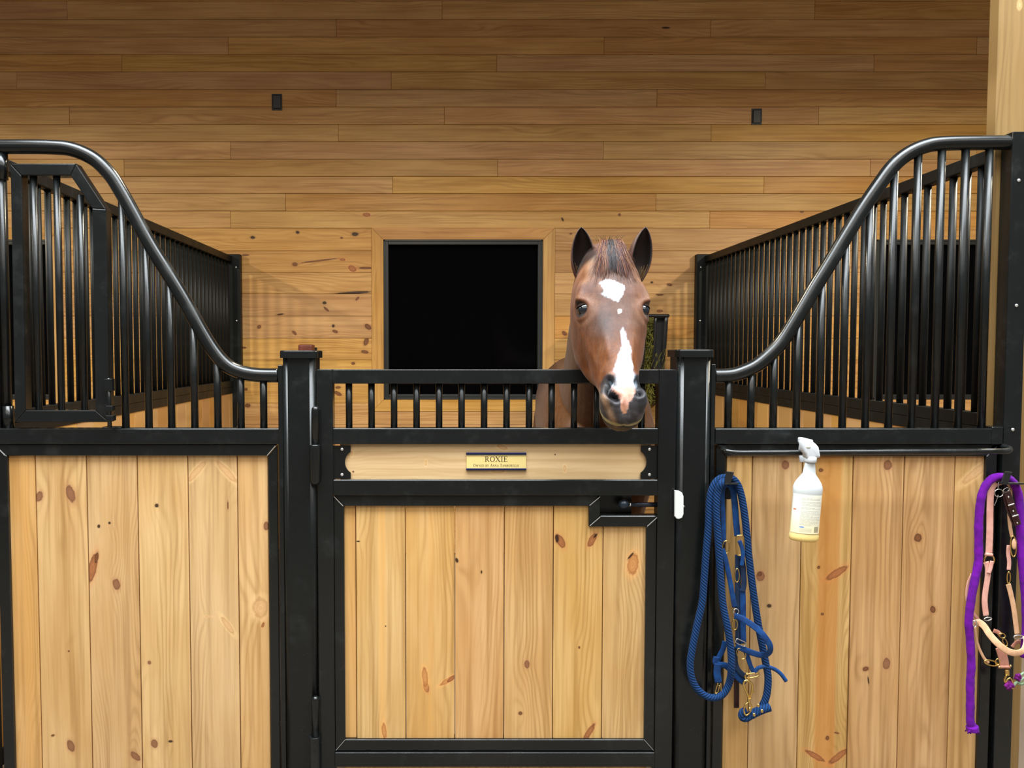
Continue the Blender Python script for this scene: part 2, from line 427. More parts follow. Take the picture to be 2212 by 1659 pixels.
# ------------------------------------------------------------ side partitions
def partition(side, label):
    xi = 1.757 if side > 0 else -1.527          # inner face of the rails
    s = side; ya, yb = 2.56, YW - .004
    zt = 2.11; zr1, zr0 = 1.243, 1.155
    root = thing('stall_partition', label, 'partition', (xi, (ya + yb) / 2, 0), 'side partitions between the stalls')
    def X(a, b): return (min(xi + s * a, xi + s * b), max(xi + s * a, xi + s * b))
    x0, x1 = X(0, .045)
    obj('top_rail', bx(x0, x1, ya, yb - .05, zt - .045, zt, .004), MATT, root)
    obj('middle_rail', bx(x0, x1, ya, yb - .05, zr0 + .044, zr1, .003), MATT, root)
    obj('middle_rail', bx(x0 + .001, x1 - .001, ya, yb - .05, zr0, zr0 + .0435, .003), MATT, root)
    obj('bottom_rail', bx(x0, x1, ya, yb - .05, .04, .1, .003), MATT, root)
    e0, e1 = X(-.055, .045)
    obj('end_post', bx(e0, e1, yb - .052, yb, 0, zt + .012, .003), MATT, root)
    obj('end_post', bx(x0, x1, ya - .045, ya, 0, zt, .003), MATT, root)
    cx = xi + s * .0225
    bm = vcyl(nb(), 0, 0, zr1 - .002, zt - .04, .0125, 12); me = bpy.data.meshes.new('partition_bar'); bm.to_mesh(me); bm.free(); me.materials.append(MATT)
    for f in me.polygons: f.use_smooth = len(f.vertices) == 4
    y = ya + .05
    while y < yb - .07:
        o = bpy.data.objects.new('bar', me); C.objects.link(o); o.parent = root; o.location = Vector((cx, y, 0)) - root.location
        y += .0735
    y = ya + .005
    while y < yb - .06:
        y2 = min(y + .143, yb - .055)
        obj('plank', bx(cx - .017, cx + .017, y + .0012, y2 - .0012, .08, zr0 + .01, .002, seg=1), PARTW, root)
        y = y2
    for k in range(5):
        z = 2.03 - k * .37
        ball_ = nb(); ball(ball_, (xi + s * (-.028), yb - .054, z), .0065, (1, .6, 1), 8); obj('bolt', ball_, BOLT, root)
    return root
partition(-1, 'black barred stall partition on the left, running back to the wall behind the feed door')
partition(1, 'black barred stall partition on the right, running back to the wall beside the hay rack')

# ------------------------------------------------------------ front panels
TR = .0228   # radius of the curved rail
def strip(root, name, poly, y0, y1, mat=STEEL, bev=.0018):
    return obj(name, prism(nb(), poly, y0, y1, bev, 1), mat, root)
def P2(px, py, Y=Y0): v = A(px, py, Y); return (v.x, v.z)
def glint(root, a, b, Y=Y0 + .004, wd=.0011):
    p, q = A(*a, Y), A(*b, Y)
    return obj('mitre_glint', sweep(nb(), [p, q], wd, .0012, square=True), GLINT, root, label='bright strip standing for the highlight on a mitre edge')
def planks(root, edges, top, bot, base, light=L1, midc=M1, dark=D1, extra=None, Y=Y0 + .018):
    """edges: (px at top) list; extra: index -> (knots, stripes)"""
    zt, zb = AZ(top, Y), (AZ(bot, Y) if bot > 5 else bot)
    extra = extra or {}
    for i, (a, b) in enumerate(zip(edges, edges[1:])):
        xa, xb = AX(a, top, Y), AX(b, top, Y)
        kn, stp = extra.get(i, ((), ()))
        m = wood('pine_plank', light, midc, dark, 'Z', kn, wloc(root), stp, tint=.05, ringf=[55, 38, 70, 48, 62, 42][i % 6], amp=[.05, .09, .03, .07, .045, .08][(i * 5 + 1) % 6], hue=[.34, .5, .4, .55, .45, .38][i % 6]) if (kn or stp) else base
        pr = random.uniform(0, .0015)
        obj('plank', bx(xa + .0013, xb - .0013, Y - pr, Y + .032, zb, zt + .012, .0028, seg=2), m, root)

# left panel
lp = thing('stall_front_panel', 'black stall front panel with a small feed door, left of the gate', 'stall panel', (AX(300, 940, Y0), Y0, 0))
Yc = Y0 + .022
cl = [(-75, 318), (40, 317), (112, 318), (157, 323), (202, 343), (236, 375), (258, 408), (285, 456), (323, 526), (364, 592), (399, 650), (436, 717), (464, 761), (490, 789), (518, 803), (555, 810), (603, 811)]
obj('curved_rail', sweep(nb(), catmull([A(x, y, Yc) for x, y in cl], 6), TR, nseg=24), STEEL, lp)
zr = AZ(926, Y0)
xl, xr = AX(-75, 940, Y0), AX(604, 940, Y0)
obj('middle_rail', bx(xl, xr, Y0, Y0 + .045, AZ(960, Y0), zr, .0035, 3), STEEL, lp)
def curve_z(cl, px):
    for (x0, y0), (x1, y1) in zip(cl, cl[1:]):
        if min(x0, x1) <= px <= max(x0, x1): return AZ(y0 + (y1 - y0) * (px - x0) / (x1 - x0), Yc)
for px in (272, 322, 371, 421, 471, 521, 570):
    x = AX(px, 915, Yc); pt = None
    # follow the vertical up to the rail
    for yy in range(910, 300, -2):
        q = PX + x * F / Yc * (1 - 0) ; z = AZ(yy, Yc)
        ppx = PX + x * F / (Yc * ct - (z - CAMZ) * st_)
        cz = curve_z(cl, ppx)
        if cz is not None and z >= cz: pt = z; break
    obj('bar', vcyl(nb(), x, Yc, zr - .002, pt or 2.1, .0118, 16), BARS, lp, smooth=True)
obj('hinge_post', vcyl(nb(), AX(10, 640, Yc), Yc, zr - .002, AZ(320, Yc), .0125, 16), BARS, lp, smooth=True)
obj('hinge_post', vcyl(nb(), AX(-8, 640, Yc), Yc, zr - .002, AZ(320, Yc), .0125, 16), BARS, lp, smooth=True)
for (ya, yb) in ((333, 388), (877, 925)):
    obj('hinge', vcyl(nb(), AX(12, 640, Yc), Yc, AZ(yb, Yc), AZ(ya, Yc), .0165, 16), STEEL, lp, smooth=True)
# channel frame around the planks
chy0, chy1 = Y0 + .006, Y0 + .05
strip(lp, 'channel', [P2(-12, 960.5), P2(597, 960.5), P2(576, 985), P2(12, 985)], chy0, chy1)
zb = .06
xa1, xa0 = AX(12.5, 985, Y0), AX(-16, 985, Y0)
strip(lp, 'channel', [P2(-12, 962), (xa1, AZ(986, Y0)), (xa1, zb), (AX(-12, 962, Y0), zb)], chy0, chy1)
xb0, xb1 = AX(578, 985, Y0), AX(598, 962, Y0)
strip(lp, 'channel', [P2(598, 962), (xb0, AZ(986, Y0)), (xb0, zb), (xb1, zb)], chy0, chy1)
glint(lp, (595, 963), (577, 984)); glint(lp, (-10, 963), (11, 984))
obj('bottom_rail', bx(xl, xr, Y0, Y0 + .045, .02, .065, .003), STEEL, lp)
obj('side_bracket', bx(AX(601, 860, Y0), AX(611.5, 860, Y0), Y0 - .002, Y0 + .05, .02, AZ(789, Y0), .0015, 1), STEEL, lp)
planks(lp, [12, 75.5, 186, 295.5, 405, 512, 579], 985, .07, FRONTW, extra={
    0: ((), ((60, 9, (220, 170, 104), .3),)),
    1: (((152, 1067, 9, 20, 14, 'b'), (84, 1073, 8, 12, -25, 'b'), (153, 1612, 8, 14, 14, 'b'), (114, 1589, 4, 2.5, 20, 'd'), (148, 1407, 2, 2, 0, 'd')), ()),
    2: (((199, 1228, 9, 32, -14, 'r'), (208, 1205, 4, 12, -10, 'd'), (251, 1263, 8, 13, 8, 'b'), (213, 1137, 3, 3.5, -20, 'k'), (236, 1130, 2.5, 2.5, 0, 'k'), (292, 1634, 7, 13, 50, 'b')), ()),
    3: (((338, 1092, 4, 4, 0, 'k'), (322, 1432, 4, 4, 0, 'b'), (333, 1607, 7.5, 10, 5, 'b'), (368, 1602, 5, 2.5, 0, 'k')), ()),
    4: (((425, 1018, 7, 30, -42, 'p'), (490, 1020, 7, 32, 42, 'p'), (492, 1352, 6, 24, 35, 'p'), (450, 1332, 7, 2, 0, 'p'), (492, 1092, 1.5, 9, 0, 'd')), ()),
    5: (((575, 1137, 6, 10, 0, 'b'), (562, 1313, 17, 23, 0, 'p'), (568, 1350, 3, 6, -20, 'r')), ())})
# feed door in the left panel
yd = Y0 + .012
fd_pts_o = [(22, 353), (164, 353), (229, 452), (236, 912), (32, 912)]
fd_pts_i = [(46, 379), (152, 379), (199, 450), (206, 886), (55, 886)]
fr = nb()
Yf = Yc - .028
def quadbar(bm, i, j):
    o = fd_pts_o; n = fd_pts_i
    prism(bm, [P2(*o[i], Yf), P2(*o[j], Yf), P2(*n[j], Yf), P2(*n[i], Yf)], Yf, Yf + .04, .003, 2)
for i in range(5): quadbar(fr, i, (i + 1) % 5)
fd = obj('feed_door', fr, STEEL, lp)
for px, top in ((78.5, 380), (128, 380), (178, 424)):
    yb_ = Yf + .02
    obj('door_bar', vcyl(nb(), AX(px, 640, yb_), yb_, AZ(888, yb_), AZ(top - 2, yb_), .0108, 16), BARS, fd, smooth=True)
lt = nb(); yq = Yf - .012
vcyl(lt, AX(236, 870, yq), yq, AZ(924, yq), AZ(817, yq), .0065, 12)
box(lt, AX(228, 870, yq), AX(245, 870, yq), yq - .008, yq + .014, AZ(845, yq), AZ(818, yq), .002)
box(lt, AX(230, 890, yq), AX(246, 890, yq), yq - .008, yq + .014, AZ(888, yq), AZ(876, yq), .002)
box(lt, AX(230, 890, yq), AX(247, 890, yq), yq - .008, yq + .014, AZ(909, yq), AZ(897, yq), .002)
obj('spring_latch', lt, STEEL, fd)
obj('latch_plate', bx(AX(219, 923, Y0), AX(260, 923, Y0), Y0 + .002, Y0 + .04, zr, zr + .005, .002), STEEL, lp)

# right panel
rp = thing('stall_front_panel', 'black stall front panel behind the spray bottle, right of the gate', 'stall panel', (AX(1850, 940, Y0), Y0, 0))
cr = [(2181, 308), (2120, 308.5), (2036, 310), (1998, 316), (1960, 333), (1929, 359), (1901, 396), (1863, 452), (1825, 514), (1794, 566), (1760, 621), (1726, 679), (1691, 735), (1664, 765), (1633, 790), (1600, 805), (1575, 811), (1542, 812)]
obj('curved_rail', sweep(nb(), catmull([A(x, y, Yc) for x, y in cr], 6), TR, nseg=24), STEEL, rp)
obj('middle_rail', bx(AX(1545, 940, Y0), AX(2166, 940, Y0), Y0, Y0 + .045, AZ(960, Y0), zr, .0035, 3), STEEL, rp)
for px in (1572.6, 1621.5, 1670, 1720, 1770, 1819.5, 1869, 1919, 1969, 2019, 2069.5, 2120):
    x = AX(px, 905, Yc); pt = None
    for yy in range(910, 290, -2):
        z = AZ(yy, Yc); ppx = PX + x * F / (Yc * ct - (z - CAMZ) * st_)
        cz = curve_z(cr, ppx)
        if cz is not None and z >= cz: pt = z; break
    obj('bar', vcyl(nb(), x, Yc, zr - .002, pt or 2.1, .0118, 16), BARS, rp, smooth=True)
strip(rp, 'channel', [P2(1551, 960.5), P2(2150, 960.5), P2(2134, 986), P2(1570, 986)], chy0, chy1)
xc1 = AX(1570, 986, Y0); xc0 = AX(1549, 962, Y0)
strip(rp, 'channel', [(xc0, AZ(962, Y0)), (xc1, AZ(986.5, Y0)), (xc1, zb), (xc0, zb)], chy0, chy1)
xd0 = AX(2134, 986, Y0); xd1 = AX(2158, 962, Y0)
strip(rp, 'channel', [(xd1, AZ(962, Y0)), (xd0, AZ(986.5, Y0)), (xd0, zb), (xd1, zb)], chy0, chy1)
obj('bottom_rail', bx(AX(1545, 940, Y0), AX(2166, 940, Y0), Y0, Y0 + .045, .02, .065, .003), STEEL, rp)
obj('side_bracket', bx(AX(1536, 860, Y0), AX(1545, 860, Y0), Y0 - .002, Y0 + .05, .02, AZ(787, Y0), .0015, 1), STEEL, rp)
obj('end_plate', bx(AX(2142, 940, Y0), AX(2166, 940, Y0), Y0 - .003, Y0 + .05, AZ(960, Y0), AZ(922, Y0), .002, 1), STEEL, rp)
planks(rp, [1569, 1626, 1734.5, 1844, 1954, 2064, 2136], 986, .07, wood('pine_front_dull', L3, M3, D3), L3, M3, D3, extra={
    1: (((1697, 1004, 8, 10, 0, 'b'), (1643, 1245, 9, 11, 0, 'b'), (1641, 1240, 5, 5, 0, 'd'), (1662, 1309, 5, 4, 0, 'k')), ()),
    2: (((1774, 1016, 5, 4, 0, 'd'), (1808, 1238, 8, 27, -58, 'r'), (1769, 1226, 3.5, 3.5, 0, 'd'), (1777, 1327, 3.5, 3, 0, 'd'), (1762, 1634, 6, 25, 60, 'r'), (1811, 1635, 7, 26, -52, 'r'), (1788, 1595, 4, 5, 0, 'd'), (1808, 1584, 6, 2, -10, 'd')), ((1789, 24, (186, 124, 68), .62),)),
    3: (((1918, 1005, 9, 11, 0, 'b'), (1915, 1434, 8, 13, 0, 'b'), (1870, 1445, 7, 5, 10, 'd'), (1876, 1470, 1.6, 8, 8, 'k')), ()),
    4: (((1983, 1162, 8, 9, 0, 'd'), (2016, 1317, 6, 8, 20, 'd')), ()),
    5: (((2110, 1020, 9, 40, -50, 'p'),), ())})

# square end post at the right
ep = thing('steel_post', 'square black steel post with three bolt heads at the right edge', 'post', (AX(2187, 928, Y0), Y0, 0))
ex0, ex1 = AX(2168, 925, Y0), AX(2203.5, 925, Y0)
obj('shaft', bx(ex0, ex1 + .004, Y0 - .001, Y0 + .05, 0, AZ(284, Y0), .0025), STEEL, ep)
for (px, py) in ((2200, 390), (2195, 660), (2187, 928)):
    b = nb(); p = A(px, py, Y0); ball(b, (p.x, Y0 - .002, p.z), .0055, (1, .6, 1), 12); obj('bolt', b, BOLT, ep)
lpx = AX(-95, 640, Y0)
p0 = obj('steel_post', bx(lpx, lpx + .05, Y0 - .001, Y0 + .05, 0, AZ(284, Y0), .0025), STEEL); tag(p0, 'square black steel post beyond the left edge, beside the feed door', 'post')

# gate posts: round-cornered square tube with a cap
def gpost(px0, px1, ppy, capz, label, cap):
    x0, x1 = AX(px0, ppy, Y0), AX(px1, ppy, Y0); zt = capz
    root = thing('gate_post', label, 'post', ((x0 + x1) / 2, Y0 + .05, 0), 'posts either side of the gate')
    s = bmesh.new(); box(s, x0, x1, Y0 - .012, Y0 - .012 + (x1 - x0), 0, zt, 0)
    es = [e for e in s.edges if abs(e.verts[0].co.z - e.verts[1].co.z) > .5]
    bmesh.ops.bevel(s, geom=es, offset=.018, segments=6, affect='EDGES', profile=.5)
    s.normal_update()
    for f in s.faces: f.smooth = max(abs(q) for q in f.normal) < .9999
    obj('shaft', s, BARS, root)
    c = bmesh.new(); e = .008
    box(c, x0 - e, x1 + e, Y0 - .012 - e, Y0 - .012 + (x1 - x0) + e, zt - .021, zt + .003, 0)
    es = [q for q in c.edges if abs(q.verts[0].co.z - q.verts[1].co.z) > .01]
    bmesh.ops.bevel(c, geom=es, offset=.022, segments=6, affect='EDGES', profile=.5)
    es = [q for q in c.edges if abs(q.verts[0].co.z - q.verts[1].co.z) < 1e-5 and q.verts[0].co.z > zt]
    bmesh.ops.bevel(c, geom=es, offset=.0045, segments=3, affect='EDGES', profile=.5)
    obj('cap', c, STEEL, root)
    return root
gp1 = gpost(611, 682.5, 860, AZ(759, Y0), 'black gate post with a flat cap and the gate hinges, left of the gate', 0)
gp2 = gpost(1462, 1535, 860, AZ(757, Y0), 'black gate post with a flat cap, between the gate and the blue rope', 0)
obj('strike_plate', prism(nb(), [P2(x, y, Y0 - .02) for x, y in ((1457, 1059), (1466, 1060), (1473, 1064), (1476, 1072), (1476, 1110), (1473, 1118), (1466, 1121), (1461, 1120), (1457, 1115))], Y0 - .024, Y0 - .0125, .002, 2),
    plain('white_plastic', (.8, .82, .8), .35), gp2, label='white rounded plastic strike plate')
b = nb(); p = A(1478, 1095, Y0 - .02); ball(b, (p.x, Y0 - .013, p.z), .0035, (1, .6, 1), 8); obj('screw', b, BOLT, gp2)

# ------------------------------------------------------------ the gate
g = thing('stall_gate', 'black framed stall gate with pine planks, short bars and a name board', 'gate', (AX(1071, 1659, Y0), Y0, 0.0))
G0, G1 = Y0 - .004, Y0 + .041
gx0, gx1 = AX(687, 1300, G0), AX(1456, 1300, G0)
gi0, gi1 = AX(719.5, 1000, G0), AX(1421.5, 1000, G0)
ztop = AZ(798, G0)
obj('stile', bx(gx0, gi0, G0, G1, .03, ztop, .003, 3), STEEL, g)
obj('stile', bx(gi1, gx1, G0, G1, .03, ztop, .003, 3), STEEL, g)
def grail(a, b): return obj('rail', bx(gi0 - .001, gi1 + .001, G0, G1, AZ(b, G0), AZ(a, G0), .0032, 3), STEEL, g)
grail(798.2, 829); grail(925.5, 960); grail(1036.5, 1071); grail(1626, 1657); obj('rail', bx(gi0 - .001, gi1 + .001, G0, G1, .03, .075, .003), STEEL, g)
gy = (G0 + G1) / 2
for k in range(14):
    px = 754 + k * 48.6
    x = AX(px, 880, gy)
    obj('bar', vcyl(nb(), x, gy, AZ(927, gy) - .004, AZ(829, gy) + .004, .0108, 16), BARS, g, smooth=True)
# channels
c0, c1 = G0 + .007, G1
def P3(x, y): return P2(x, y, G0)
strip(g, 'channel', [P3(721.5, 1071.5), P3(1296, 1071.5), P3(1272, 1094), P3(742, 1094)], c0, c1)
strip(g, 'channel', [P3(1297.5, 1072), P3(1297.5, 1115), P3(1272.8, 1138), P3(1272.8, 1094)], c0, c1)
strip(g, 'channel', [P3(1298.5, 1115.5), P3(1421, 1115.5), P3(1398, 1139), P3(1274, 1139)], c0, c1)
zc = AZ(1600, G0); zd = AZ(1624.5, G0)
xA, xB = AX(742, 1094, G0), gi0
strip(g, 'channel', [(xB, AZ(1073, G0)), (xA, AZ(1095, G0)), (xA, zc), (xB, zd)], c0, c1)
xE, xG = AX(1397.5, 1139, G0), gi1
strip(g, 'channel', [(xG, AZ(1117, G0)), (xE, AZ(1140, G0)), (xE, zc), (xG, zd)], c0, c1)
strip(g, 'channel', [(xB + .001, zd), (xG - .001, zd), (xE - .001, zc), (xA + .001, zc)], c0, c1)
for a, b_ in (((722, 1073), (741, 1093)), ((1296, 1073), (1273.5, 1092)), ((1297, 1116), (1274, 1136)), ((1420, 1117), (1398, 1137))): glint(g, a, b_, c0 - .0008)
for (x0_, z0_, x1_, z1_) in ((xB + .002, zd + .002, xA, zc), (xG - .002, zd + .002, xE, zc)):
    obj('mitre_glint', sweep(nb(), [(x0_, c0 - .0005, z0_), (x1_, c0 - .0005, z1_)], .0006, .001, square=True), GLINT, g)  # highlights on the lower mitre edges, added as bright strips
# gate planks; the sixth and seventh are cut around the latch opening
EX = {0: ((), ((755, 14, (214, 164, 100), .3),)),
      1: (((774, 1169, 3.5, 1.5, 0, 'k'), (833, 1352, 1.5, 1.5, 0, 'k'), (830, 1578, 5, 18, 5, 'o')), ((826, 8, (232, 178, 108), .5),)),
      2: (((921, 1484, 6, 12, 15, 'r'), (918, 1462, 6, 22, 4, 'o'), (968, 1469, 5, 21, -58, 'o'), (975, 1466, 4, 12, -50, 'r')), ((930, 5, (228, 174, 108), .25),)),
      3: (((987, 1210, 3, 5, 20, 'k'), (1040, 1235, 1.8, 3.5, 0, 'k')), ()),
      4: (((1138, 1434, 6, 9, 0, 'b'), (1124, 1540, 4, 4, 0, 'd')), ()),
      5: (((1210, 1168, 8, 17, 30, 'r'), (1203, 1163, 4, 8, 0, 'k'), (1279, 1166, 7, 17, -28, 'r'), (1286, 1157, 2, 6, -40, 'k'), (1251, 1398, 2.2, 3, 0, 'd'), (1272, 1582, 6, 24, -32, 'r')), ()),
      6: (((1367, 1218, 12, 24, -8, 'o'), (1362, 1200, 2, 9, -40, 'k')), ())}
YP = G0 + .018; ed = [741, 768, 875.5, 982.5, 1089.5, 1196, 1303.5, 1398]
for i, (a, b_) in enumerate(zip(ed, ed[1:])):
    kn, stp = EX[i]
    m = wood('pine_plank', L1, M1, D1, 'Z', kn, wloc(g), stp, tint=.04, ringf=[50, 64, 52, 46, 60, 40, 48][i], amp=[.03, .035, .06, .07, .05, .06, .1][i], hue=[.4, .48, .38, .36, .55, .42, .42][i])
    xa, xb = AX(a, 1094, YP) + .0012, AX(b_, 1094, YP) - .0012
    zt, zb2 = AZ(1094, YP) + .01, AZ(1600, YP) - .01
    if i == 0: obj('plank', bx(xa, xb, YP + .004, YP + .034, zb2, zt, .003), m, g)
    elif i == 5:
        xn, zn = AX(1285, 1100, YP), AZ(1128, YP)
        obj('plank', prism(nb(), [(xa, zt), (xn, zt), (xn, zn), (xb, zn), (xb, zb2), (xa, zb2)], YP, YP + .032, .002), m, g)
    else: obj('plank', bx(xa, xb, YP - random.uniform(0, .001), YP + .032, zb2, zt if i < 6 else AZ(1128, YP), .0028), m, g)
obj('kick_board', bx(AX(744, 1659, YP), AX(1396, 1659, YP), YP, YP + .03, .06, AZ(1657, YP) + .012, .003), FRONTW, g)
# name board with bracket plates
bz1, bz0 = AZ(961, G0), AZ(1035, G0); yb_ = G0 + .016
NBW = wood('name_board_pine', (.74, .54, .29, 1), (.66, .46, .23, 1), (.50, .32, .13, 1), 'X', [(811 + 0, 0, 1, 1, 0, 'k')][:0] + [(760, 980, 3, 6, 0, 'p'), (1199, 982, 1.5, 1.5, 0, 'k'), (763, 1019, 2, 2, 0, 'd'), (920, 1000, 3, 6, 0, 'p'), (1075, 1018, 14, 4, 0, 'p'), (1085, 966, 12, 5, 20, 'p'), (1220, 1012, 3, 7, 0, 'p')], wloc(g), Yk=yb_, ringf=60, hue=.32)
obj('name_board', bx(AX(735, 1000, yb_), AX(1406, 1000, yb_), yb_, yb_ + .018, bz0 - .004, bz1 + .004), NBW, g)
def bracket(px_in, px_out, cxp, sgn):
    Yb = G0 + .009; c = A(cxp, 998.5, Yb); r = A(cxp + 27, 998.5, Yb).x - c.x
    xi = AX(px_in, 998, Yb); xo = AX(px_out, 998, Yb); zt_, zb_ = AZ(963, Yb), AZ(1034, Yb)
    pts = [(xi, zt_), (xi, c.z + math.sqrt(max(0, r * r - (xi - c.x) ** 2)))]
    n = 14; a0 = math.acos(max(-1, min(1, (xi - c.x) / r * sgn)))
    for k in range(1, n): 
        th = a0 + (math.pi - a0) * 2 * k / n if False else a0 + (2 * math.pi - 2 * a0) * k / n
        pts.append((c.x + sgn * r * math.cos(th), c.z + r * math.sin(th)))
    pts += [(xi, c.z - math.sqrt(max(0, r * r - (xi - c.x) ** 2))), (xi, zb_), (xo, zb_), (xo, zt_)]
    o = obj('bracket_plate', prism(nb(), pts, Yb, Yb + .0045, 0), STEEL, g)
    for py in (970.5, 1025.5):
        bb = nb(); p = A((px_in + px_out) / 2 + (0 if sgn > 0 else 0), py, Yb); ball(bb, (p.x, Yb - .0008, p.z), .0052, (1, .5, 1), 12); obj('screw', bb, BOLT, o)
    return o
bracket(757.5, 720, 772, 1); bracket(1384.5, 1421, 1370, -1)
# latch: sliding rod with a ball knob behind the opening
yl = G0 + .02
lz = AZ(1090, yl)
rod = nb(); sweep(rod, [A(1362, 1090, yl), A(1425, 1090, yl)], .0075, nseg=12, ref=(0, 0, 1))
rd = obj('latch_rod', rod, plain('dark_steel', (.03, .035, .05), .25, .7), g, smooth=False)
kb = nb(); p = A(1347, 1089.5, yl); ball(kb, p, .0165, (1.05, .9, .95), 20); obj('latch_knob', kb, plain('blue_black_knob', (.012, .022, .035), .28), rd)
cb = nb(); sweep(cb, [A(1359, 1090, yl), A(1364.5, 1090, yl)], .0068, nseg=12, ref=(0, 0, 1)); obj('latch_collar', cb, SILVER, rd)
obj('latch_box', bx(AX(1296, 1090, G1), AX(1366, 1090, G1), G1 + .012, G1 + .016, AZ(1118, G1), AZ(1068, G1)), STEEL, g)
# hinges
def hinge(ya, ym, yb, off=0):
    yh = G0 - .012
    h = nb()
    x = AX(681.5, (ya + ym) / 2, yh)
    r = .0125
    lathe(h, [(.001, AZ(ya, yh)), (r * .6, AZ(ya + 1.5, yh)), (r * .95, AZ(ya + 5, yh)), (r, AZ(ya + 9, yh)), (r, AZ(ym, yh))], (x, yh, 0), 18)
    lathe(h, [(r * 1.32, AZ(ym, yh)), (r * 1.35, AZ(ym + 3, yh)), (r * 1.35, AZ(yb - 8, yh)), (r, AZ(yb, yh))], (x - .002, yh, 0), 18)
    box(h, x - .004, x + .014, yh + .002, G0 + .004, AZ(ym, yh), AZ(ya + 6, yh), .001)
    box(h, x - .02, x, yh + .002, G0 + .004, AZ(yb - 4, yh), AZ(ym + 2, yh), .001)
    obj('hinge', h, STEEL, g)
hinge(877, 960, 1046); hinge(1503, 1590, 1676)

# name plate
yn = yb_ - .004
np_ = thing('name_plate', 'small gold name plate in a dark blue holder on the gate name board', 'name plate', A(1072, 1015, yn))
obj('plate', bx(AX(1008, 996, yn), AX(1136.5, 996, yn), yn, yn + .004, AZ(1013, yn), AZ(981, yn), .0006), plain('gold_plate', srgb(232, 210, 138), .35, 0, .5), np_)
NV = plain('navy_anodised', (.02, .03, .10), .25, .5)
obj('holder_edge', bx(AX(1007, 980, yn), AX(1137, 980, yn), yn - .003, yn + .004, AZ(982.5, yn), AZ(977.5, yn), .0012), NV, np_)
obj('holder_edge', bx(AX(1007, 1013, yn), AX(1137, 1013, yn), yn - .003, yn + .004, AZ(1016, yn), AZ(1011.5, yn), .0012), NV, np_)
def glyph(ch):
    t, T = .055, .15
    def arc(cx, cy, rx, ry, a0, a1, n=14): return [(cx + rx * math.cos(R(a0 + (a1 - a0) * k / n)), cy + ry * math.sin(R(a0 + (a1 - a0) * k / n))) for k in range(n + 1)]
    def sf(x, y, w=.3): return ([(x - w / 2, y), (x + w / 2, y)], t)
    def mod(p):
        o = []
        for a, b in zip(p, p[1:]):
            d = math.atan2(abs(b[1] - a[1]), abs(b[0] - a[0])); o.append(([a, b], t + (T - t) * math.sin(d) ** 1.5))
        return o
    V = lambda x: ([(x, 0), (x, 1)], T)
    tp, bt = 1 - t / 2, t / 2
    if ch == 'I': return .42, [V(.21), sf(.21, tp, .36), sf(.21, bt, .36)]
    if ch == 'E': return .68, [V(.18), ([(.03, tp), (.62, tp)], t), ([(.62, 1), (.62, .8)], t), ([(.18, .52), (.5, .52)], t), ([(.5, .62), (.5, .42)], t), ([(.03, bt), (.65, bt)], t), ([(.65, 0), (.65, .22)], t)]
    if ch == 'L': return .64, [V(.18), sf(.18, tp, .34), ([(.03, bt), (.6, bt)], t), ([(.6, 0), (.6, .24)], t)]
    if ch == 'T': return .74, [V(.37), ([(.04, tp), (.7, tp)], t), ([(.04, 1), (.04, .78)], t), ([(.7, 1), (.7, .78)], t), sf(.37, bt, .34)]
    if ch == 'R': return .78, [V(.18), sf(.15, tp, .3), sf(.18, bt, .34), ([(.18, tp), (.34, tp)], t), ([(.18, .5), (.34, .5)], t), ([(.36, .5), (.66, .03)], T * .9), sf(.7, bt, .18)] + mod(arc(.34, .745, .22, .235, 90, -90))
    if ch == 'B': return .74, [V(.18), sf(.13, tp, .24), sf(.13, bt, .24), ([(.18, tp), (.34, tp)], t), ([(.18, .52), (.34, .52)], t), ([(.18, bt), (.34, bt)], t)] + mod(arc(.34, .75, .19, .23, 90, -90)) + mod(arc(.34, .27, .25, .25, 90, -90))
    if ch == 'D': return .84, [V(.18), sf(.13, tp, .24), sf(.13, bt, .24), ([(.18, tp), (.3, tp)], t), ([(.18, bt), (.3, bt)], t)] + mod(arc(.3, .5, .42, .475, 90, -90, 18))
    if ch == 'O': return .92, mod(arc(.46, .5, .36, .475, 0, 360, 28))
    if ch == 'X': return .84, [([(.12, .98), (.7, .02)], T), ([(.68, .98), (.12, .02)], t), sf(.12, tp), sf(.7, tp, .26), sf(.12, bt, .26), sf(.7, bt)]
    if ch == 'Y': return .82, [([(.1, .98), (.41, .48)], T), ([(.7, .98), (.41, .48)], t), ([(.41, .5), (.41, 0)], T), sf(.1, tp, .28), sf(.7, tp, .24), sf(.41, bt, .34)]
    if ch == 'N': return .9, [([(.16, 0), (.16, 1)], t), ([(.1, 1), (.74, .02)], T), ([(.74, 0), (.74, 1)], t), sf(.16, bt, .24), sf(.74, tp, .24)]
    if ch == 'A': return .86, [([(.14, .02), (.42, 1)], t), ([(.42, 1), (.72, .02)], T), ([(.24, .36), (.62, .36)], t), sf(.14, bt, .24), sf(.72, bt, .28)]
    if ch == 'M': return 1.06, [([(.15, 0), (.19, 1)], t), ([(.19, 1), (.5, .05)], T), ([(.5, .05), (.84, 1)], t), ([(.84, 1), (.88, 0)], T), sf(.15, bt, .22), sf(.88, bt, .28), sf(.13, tp, .14), sf(.9, tp, .14)]
    if ch == 'W': return 1.16, [([(.12, 1), (.36, .02)], T), ([(.36, .02), (.58, .9)], t), ([(.56, 1), (.8, .02)], T), ([(.8, .02), (1.04, 1)], t), sf(.12, tp, .24), sf(1.04, tp, .2)]
    return .4, []
